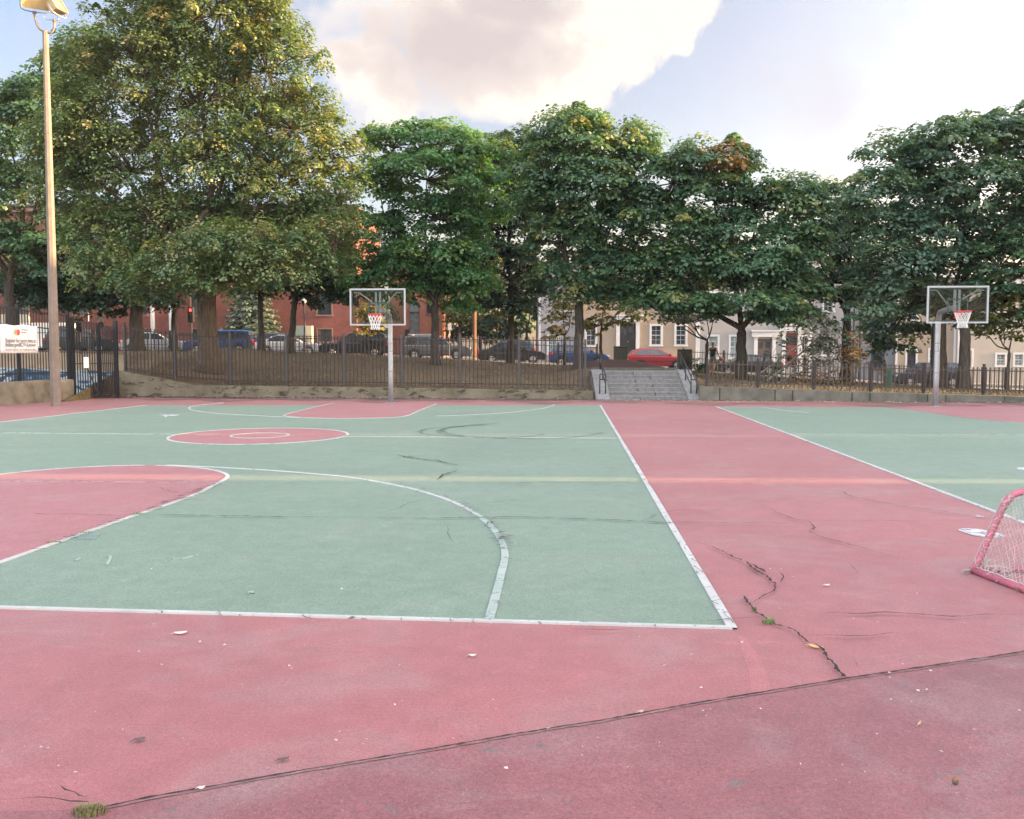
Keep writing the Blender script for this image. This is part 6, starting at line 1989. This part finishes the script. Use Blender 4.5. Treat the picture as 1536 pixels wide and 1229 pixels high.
tree("maple_tree", "big blue green maple with a thick trunk behind the right hoop", "tree", at(1407, 577, 39.5), .36, 3.0,
     [(1350, 245, 62, 42), (1420, 220, 60, 42), (1490, 210, 60, 44), (1310, 290, 42, 38), (1385, 290, 75, 42), (1470, 285, 70, 45), (1540, 240, 60, 55), (1325, 345, 50, 38), (1410, 350, 75, 38), (1490, 355, 60, 40), (1350, 395, 55, 34), (1430, 400, 60, 30), (1310, 420, 40, 28), (1360, 440, 42, 18), (1300, 465, 36, 18), (1545, 330, 55, 55), (1335, 500, 40, 30, 4), (1375, 470, 40, 26, 3), (1435, 455, 42, 24, 3), (1470, 470, 40, 22, 4), (1405, 445, 40, 18, 2), (1310, 520, 26, 18, 4), (1385, 440, 40, 24)],
     BL, per=100, size=.16, crad=(.48, .95), density=1.25, flat=.5, droop=.32, seed=15, group=GRP, tint0=.52, smin=.5)
tree("maple_tree", "maple trunk right of the right hoop pole, its crown running off the frame", "tree", at(1445, 580, 38.5), .25, 3.2,
     [(1500, 400, 55, 40), (1560, 390, 60, 55), (1480, 440, 42, 24), (1600, 300, 70, 70), (1540, 450, 45, 30)], MA, per=74, size=.165, crad=(.42, .8), flat=.45, seed=16, group=GRP, tint0=.45)
# small and background trees
tree("young_tree", "small tree with yellow tinged leaves at the right edge", "tree", at(1512, 581, 39), .07, 1.7,
     [(1490, 480, 36, 22), (1530, 490, 34, 24), (1465, 500, 20, 14), (1515, 455, 42, 22)], YE, per=30, size=.13, crad=(.22, .45), density=.65, seed=17, tint0=.25)
tree("young_tree", "small golden leaved tree left of the tan house door", "tree", at(846, 545, 54), .07, 1.6,
     [(845, 478, 28, 28), (835, 505, 20, 14), (858, 450, 22, 20)], YE, per=26, size=.16, crad=(.28, .5), density=.7, seed=18, tint0=.6)
tree("young_tree", "slender dark stemmed tree with yellow green leaves beside the left pillar", "tree", at(901, 543, 52), .10, 1.9,
     [(935, 462, 34, 26), (905, 450, 30, 22), (895, 490, 20, 18), (950, 480, 16, 12)], YE, per=28, size=.16, crad=(.28, .5), density=.75, seed=19, tint0=.35)
tree("young_tree", "thin forked tree with sparse grey green leaves right of the pillars", "tree", at(1060, 546, 49), .10, 1.7,
     [(1030, 468, 36, 18), (1060, 480, 30, 20), (1005, 480, 26, 10), (1085, 470, 24, 18)], MT["leaf_dead"], per=24, size=.15, crad=(.26, .5), density=.6, seed=20, tint0=.4)
tree("young_tree", "small yellow leaved tree behind the left backboard", "tree", at(553, 528, 59), .06, 1.5,
     [(555, 475, 24, 18), (545, 495, 16, 10), (570, 488, 14, 10)], YE, per=24, size=.17, crad=(.28, .5), density=.7, seed=22, tint0=.6)
for k, (px, Y, lob, mm, lab) in enumerate((
    (690, 79, [(690, 455, 36, 36), (715, 420, 40, 40), (670, 440, 30, 30)], YE, "yellow green tree across the street behind the utility pole"),
    (745, 86, [(740, 450, 40, 36), (765, 410, 40, 40)], YE, "pale green tree far behind the black sedan"),
    (790, 80, [(790, 470, 26, 36), (800, 430, 30, 40), (775, 500, 20, 16)], DK, "dark bushy tree left of the lavender house"),
    (720, 81, [(735, 495, 40, 16), (700, 500, 30, 14)], DK, "dark shrub behind the utility pole's foot"),
    (610, 88, [(600, 400, 50, 24), (640, 410, 40, 30)], MA, "tall leafy tree rising behind the salmon brick building"),
    (770, 90, [(760, 490, 40, 26), (720, 478, 40, 30), (680, 492, 30, 20)], MA, "green trees filling the gap far behind the utility pole"),
    (1206, 82, [(1215, 420, 40, 34), (1190, 400, 30, 30)], MA, "leafy tree rising behind the light grey house"),
    (560, 80, [(560, 440, 30, 40), (570, 480, 20, 26)], MA, "leafy tree standing between the two brick buildings"),
    (-20, 68, [(-20, 380, 70, 60), (60, 420, 50, 40)], MA, "tree across the street at the far left corner"))):
    tree("street_tree", lab, "tree", at(px, 0, Y), .14, 2.4, lob, mm, per=34, size=.30, crad=(.5, .95), density=.8, flat=.7, seed=40 + k, tint0=.35, group="trees across the street")
# blue spruce: tiered cone
bs = at(380, 0, 73.0)
sp = empty("spruce_tree", bs, 0, "pale blue green spruce between the slim trunks, in front of the brick building", "tree")
rng = np.random.default_rng(77); VV, TT = [], []
Hs_ = 7.2
for lev in range(15):
    z = .5 + lev * .46; R = 2.95 * (1 - lev / 16.5)
    nb_ = int(9 + R * 5)
    for j in range(nb_):
        a = 2 * PI * j / nb_ + lev * .7 + rng.uniform(-.2, .2)
        L_ = R * rng.uniform(.8, 1.08)
        for q in np.linspace(.35, 1, 6):
            c = np.array([[math.cos(a) * L_ * q, math.sin(a) * L_ * q, z - .32 * q * q * L_ * .5]])
            v, t = leaves(c, np.array([.34]), np.array([[math.cos(a), math.sin(a), .3]]), 12, .2, .5, .2, rng, np.array([.5 + .3 * rng.normal() * .4]))
            VV.append(v); TT.append(t)
o = np_mesh("crown", np.concatenate(VV), MT["leaf_spruce"], np.concatenate(TT)); o.parent = sp
mb = MB(); mb.tube([(0, 0, -.2), (0, 0, 3), (0, 0, 7.2)], [.16, .1, .02], 8); mb.build("trunk", MT["bark"], sp)

# broken branch lying behind the low fence
fb = Vector((V(1215, 570, 37.5).x, 37.5, 0)); fb.z = terrain(fb.x, 37.5)
br_ = empty("fallen_branch", fb, 0, "large broken branch with dead grey and rust leaves lying behind the low fence", "fallen branch")
mb = MB(); rb = random.Random(9)
def BP(px, py, dy=0.0): return V(px, py, 37.5 + dy) - fb
main_l = [[(1138, 562), (1165, 543), (1195, 520), (1222, 508)], [(1150, 572), (1180, 548), (1215, 518), (1232, 500)], [(1160, 578), (1200, 560), (1240, 540), (1262, 520)], [(1195, 582), (1230, 566), (1262, 550)], [(1240, 582), (1245, 545), (1240, 505)], [(1262, 580), (1262, 545), (1255, 510)], [(1275, 582), (1285, 555), (1283, 530)], [(1180, 580), (1225, 574), (1285, 566)], [(1170, 540), (1166, 530)], [(1205, 520), (1200, 505)]]
for P in main_l:
    pts = catmull([BP(x, y, rb.uniform(-.6, .6)) for x, y in P], 4) if len(P) > 2 else [BP(x, y) for x, y in P]
    mb.tube(pts, [lerp(.055, .016, i / (len(pts) - 1)) for i in range(len(pts))], 6)
for _ in range(60):
    a = BP(rb.uniform(1150, 1290), rb.uniform(505, 580), rb.uniform(-.8, .8))
    b_ = a + Vector((rb.uniform(-.7, .7), rb.uniform(-.4, .4), rb.uniform(-.2, .5)))
    mb.tube([a, a.lerp(b_, .5) + Vector((0, 0, rb.uniform(-.05, .1))), b_], [.014, .01, .005], 4, cap=False)
mb.build("limb", MT["deadwood"], br_, smooth=True)
rng = np.random.default_rng(5)
def clump(pts, per, size, mat, nm, tint):
    C = np.array([list(V(x, y, 37.5 + rng.uniform(-.9, .9))) for x, y in pts]); K = len(C)
    v, t = leaves(C, rng.uniform(.18, .36, K), np.tile([0, -.3, 0], (K, 1)), per, size, .8, .6, rng, np.full(K, tint) + rng.normal(size=K) * .2)
    o = np_mesh(nm, v - np.array(fb), mat, t); o.parent = br_; return o
clump([(1234 + rb.gauss(0, 22), 520 + rb.gauss(0, 20)) for _ in range(75)], 26, .11, MT["leaf_dead"], "dead_leaves", .4)
clump([(1180 + rb.gauss(0, 20), 545 + rb.gauss(0, 14)) for _ in range(18)], 20, .11, MT["leaf_dark"], "green_leaves", .5)
clump([(1225 + rb.gauss(0, 25), 505 + rb.gauss(0, 14)) for _ in range(22)], 22, .11, MT["leaf_dark"], "green_leaves", .5)
clump([(1278 + rb.gauss(0, 8), 528 + rb.gauss(0, 14)) for _ in range(22)], 24, .11, MT["leaf_orange"], "rust_leaves", .5)
clump([(1230 + rb.gauss(0, 36), 568 + rb.gauss(0, 9)) for _ in range(36)], 22, .11, MT["leaf_orange"], "rust_leaves", .1)
# shrub by the right pillar
sb = Vector((V(1050, 548, 50.5).x, 50.5, 0)); sb.z = terrain(sb.x, 50.5)
sh_ = empty("shrub", sb, 0, "low dark shrub beside the right granite pillar", "shrub")
K = 26; C = np.column_stack([rng.normal(0, .5, K), rng.normal(0, .3, K), rng.uniform(.05, .75, K)])
v, t = leaves(C, rng.uniform(.15, .3, K), np.tile([0, 0, .4], (K, 1)), 36, .1, .8, .2, rng, np.full(K, .5))
o = np_mesh("foliage", v, DK, t); o.parent = sh_
mb = MB()
for c in C[::3]: mb.tube([(0, 0, 0), (c[0] * .5, c[1] * .5, c[2] * .6), tuple(c)], [.02, .014, .006], 5)
mb.build("stems", MT["bark"], sh_)

# ================================================================ sun and sky
SUN_AZ, SUN_EL = math.radians(92), math.radians(8.2)
sd = bpy.data.lights.new("sun", "SUN"); sd.energy = SUN_E; sd.angle = math.radians(.55); sd.color = (1.0, .66, .33)
so = bpy.data.objects.new("sun", sd); COL.objects.link(so)
dirv = Vector((math.sin(SUN_AZ) * math.cos(SUN_EL), math.cos(SUN_AZ) * math.cos(SUN_EL), math.sin(SUN_EL)))
so.rotation_euler = dirv.to_track_quat("Z", "Y").to_euler()
so.location = dirv * 100

w = bpy.data.worlds.new("World"); scene.world = w; w.use_nodes = True
nt = w.node_tree
for n in list(nt.nodes): nt.nodes.remove(n)
out = nt.nodes.new("ShaderNodeOutputWorld")
sky = nt.nodes.new("ShaderNodeTexSky"); sky.sky_type = "NISHITA"; sky.sun_disc = False
sky.sun_elevation = SUN_EL; sky.sun_rotation = SUN_AZ; sky.air_density = 1.0; sky.dust_density = 2.2; sky.ozone_density = 1.4
tc = nt.nodes.new("ShaderNodeTexCoord"); dv = tc.outputs["Generated"]
sep = nt.nodes.new("ShaderNodeSeparateXYZ"); nt.links.new(dv, sep.inputs[0])
dx, dy, dz = sep.outputs
yc = mathn(nt, "MAXIMUM", dy, 0.02)
uu = mathn(nt, "DIVIDE", dx, yc); vv_ = mathn(nt, "DIVIDE", dz, yc)
n1 = noise(nt, dv, 9.0, 10, .6, .25)
n2 = noise(nt, dv, 30.0, 7, .6, .2)
n3 = noise(nt, dv, 2.3, 6, .55, .2)
def ell(px, py, rx, ry, amp=.95):
    u0 = (px - 768) / F; v0 = (528 - py) / F
    a = mathn(nt, "DIVIDE", mathn(nt, "SUBTRACT", uu, u0), rx / F)
    b = mathn(nt, "DIVIDE", mathn(nt, "SUBTRACT", vv_, v0), ry / F)
    r = mathn(nt, "SQRT", mathn(nt, "ADD", mathn(nt, "MULTIPLY", a, a), mathn(nt, "MULTIPLY", b, b)))
    f = mathn(nt, "SUBTRACT", 1.0, r)
    f = mathn(nt, "ADD", f, mathn(nt, "MULTIPLY", mathn(nt, "SUBTRACT", n1, .5), amp))
    return mathn(nt, "ADD", f, mathn(nt, "MULTIPLY", mathn(nt, "SUBTRACT", n2, .5), .75))
e1 = ell(690, 60, 230, 140, 1.5); e2 = ell(940, -10, 140, 120, 1.9); e3 = ell(780, 150, 150, 50, 1.5); e4 = ell(575, 110, 110, 100, 1.8); e6 = ell(890, 85, 90, 70, 1.9)
e5 = ell(1250, 285, 45, 26, .9)
big = mathn(nt, "MAXIMUM", mathn(nt, "MAXIMUM", mathn(nt, "MAXIMUM", e1, e6), e2), mathn(nt, "MAXIMUM", e3, e4))
front = mathn(nt, "GREATER_THAN", dy, .05)
soft = ramp(nt, uu, [(-.0, (0, 0, 0)), (.06, (1, 1, 1))])
mbig = mathn(nt, "MULTIPLY", mixc(nt, soft, ramp(nt, big, [(0.0, (0, 0, 0)), (.42, (1, 1, 1))]), ramp(nt, big, [(0.0, (0, 0, 0)), (.17, (1, 1, 1))])), front)
msm = mathn(nt, "MULTIPLY", ramp(nt, e5, [(0.0, (0, 0, 0)), (.25, (.7,) * 3)]), front)
body = mathn(nt, "MAXIMUM", ell(680, 80, 190, 95, 1.3), ell(760, 20, 120, 60, 1.2))
core = ramp(nt, body, [(-.15, (0, 0, 0)), (.2, (.55,) * 3), (.6, (1, 1, 1))])
thin = ramp(nt, n3, [(.42, (0, 0, 0)), (.66, (.85,) * 3)])
veil = mathn(nt, "MULTIPLY", mathn(nt, "MULTIPLY", thin, ramp(nt, n1, [(.3, (.4,) * 3), (.6, (1, 1, 1))])), ramp(nt, dz, [(0.0, (.4,) * 3), (.2, (1, 1, 1))]))
behind = ramp(nt, dy, [(0.0, (1, 1, 1)), (0.62, (0, 0, 0))])
glow = ramp(nt, dx, [(0.05, (1, 1, 1)), (.22, (1.12, 1.12, 1.1)), (.5, (1.8, 1.75, 1.6))])
gf = mixc(nt, ramp(nt, mathn(nt, "ADD", dx, .3), [(.0, (0, 0, 0)), (.34, (1, 1, 1))]), GAIN_LEFT, GAIN_FRONT)
skyc = mixc(nt, 1.0, sky.outputs[0], mixc(nt, behind, mixc(nt, 1.0, gf, glow, "MULTIPLY"), GAIN_BACK), "MULTIPLY")
white = tuple(CLOUD_W); grey = tuple(CLOUD_G)
c = mixc(nt, veil, skyc, mixc(nt, behind, CLOUD_V, CLOUD_VB))
cl = mixc(nt, core, white, grey)
c = mixc(nt, mbig, c, cl)
c = mixc(nt, msm, c, white)
bg = nt.nodes.new("ShaderNodeBackground"); bg.inputs["Strength"].default_value = SKY_S
nt.links.new(c, bg.inputs["Color"]); nt.links.new(bg.outputs[0], out.inputs[0])
vs_ = scene.view_settings
scene.display_settings.display_device = "sRGB"
vs_.view_transform = "Standard"; vs_.look = "None"; vs_.gamma = 1.0; vs_.use_curve_mapping = False
vs_.exposure = EXPO
cy_ = scene.cycles
cy_.use_denoising = True
cy_.max_bounces = 7; cy_.diffuse_bounces = 3; cy_.glossy_bounces = 2; cy_.transmission_bounces = 4; cy_.transparent_max_bounces = 12
cy_.sample_clamp_indirect = 6.0

# thin haze volume added to lift distant darks, standing in for lens veil
hz_me = MB(); hz_me.box((-450, -640, -4), (450, 640, 60))
hz_o = hz_me.build("haze", None); hz_o["kind"] = "stuff"
hm, hnt, hout = new_mat("veil_haze")
pv = hnt.nodes.new("ShaderNodeVolumePrincipled"); pv.inputs["Density"].default_value = HAZE; pv.inputs["Color"].default_value = (.93, .95, 1.0, 1); pv.inputs["Anisotropy"].default_value = .2
hnt.links.new(pv.outputs[0], hout.inputs["Volume"]); hz_o.data.materials.append(hm)
cy_.volume_bounces = 0
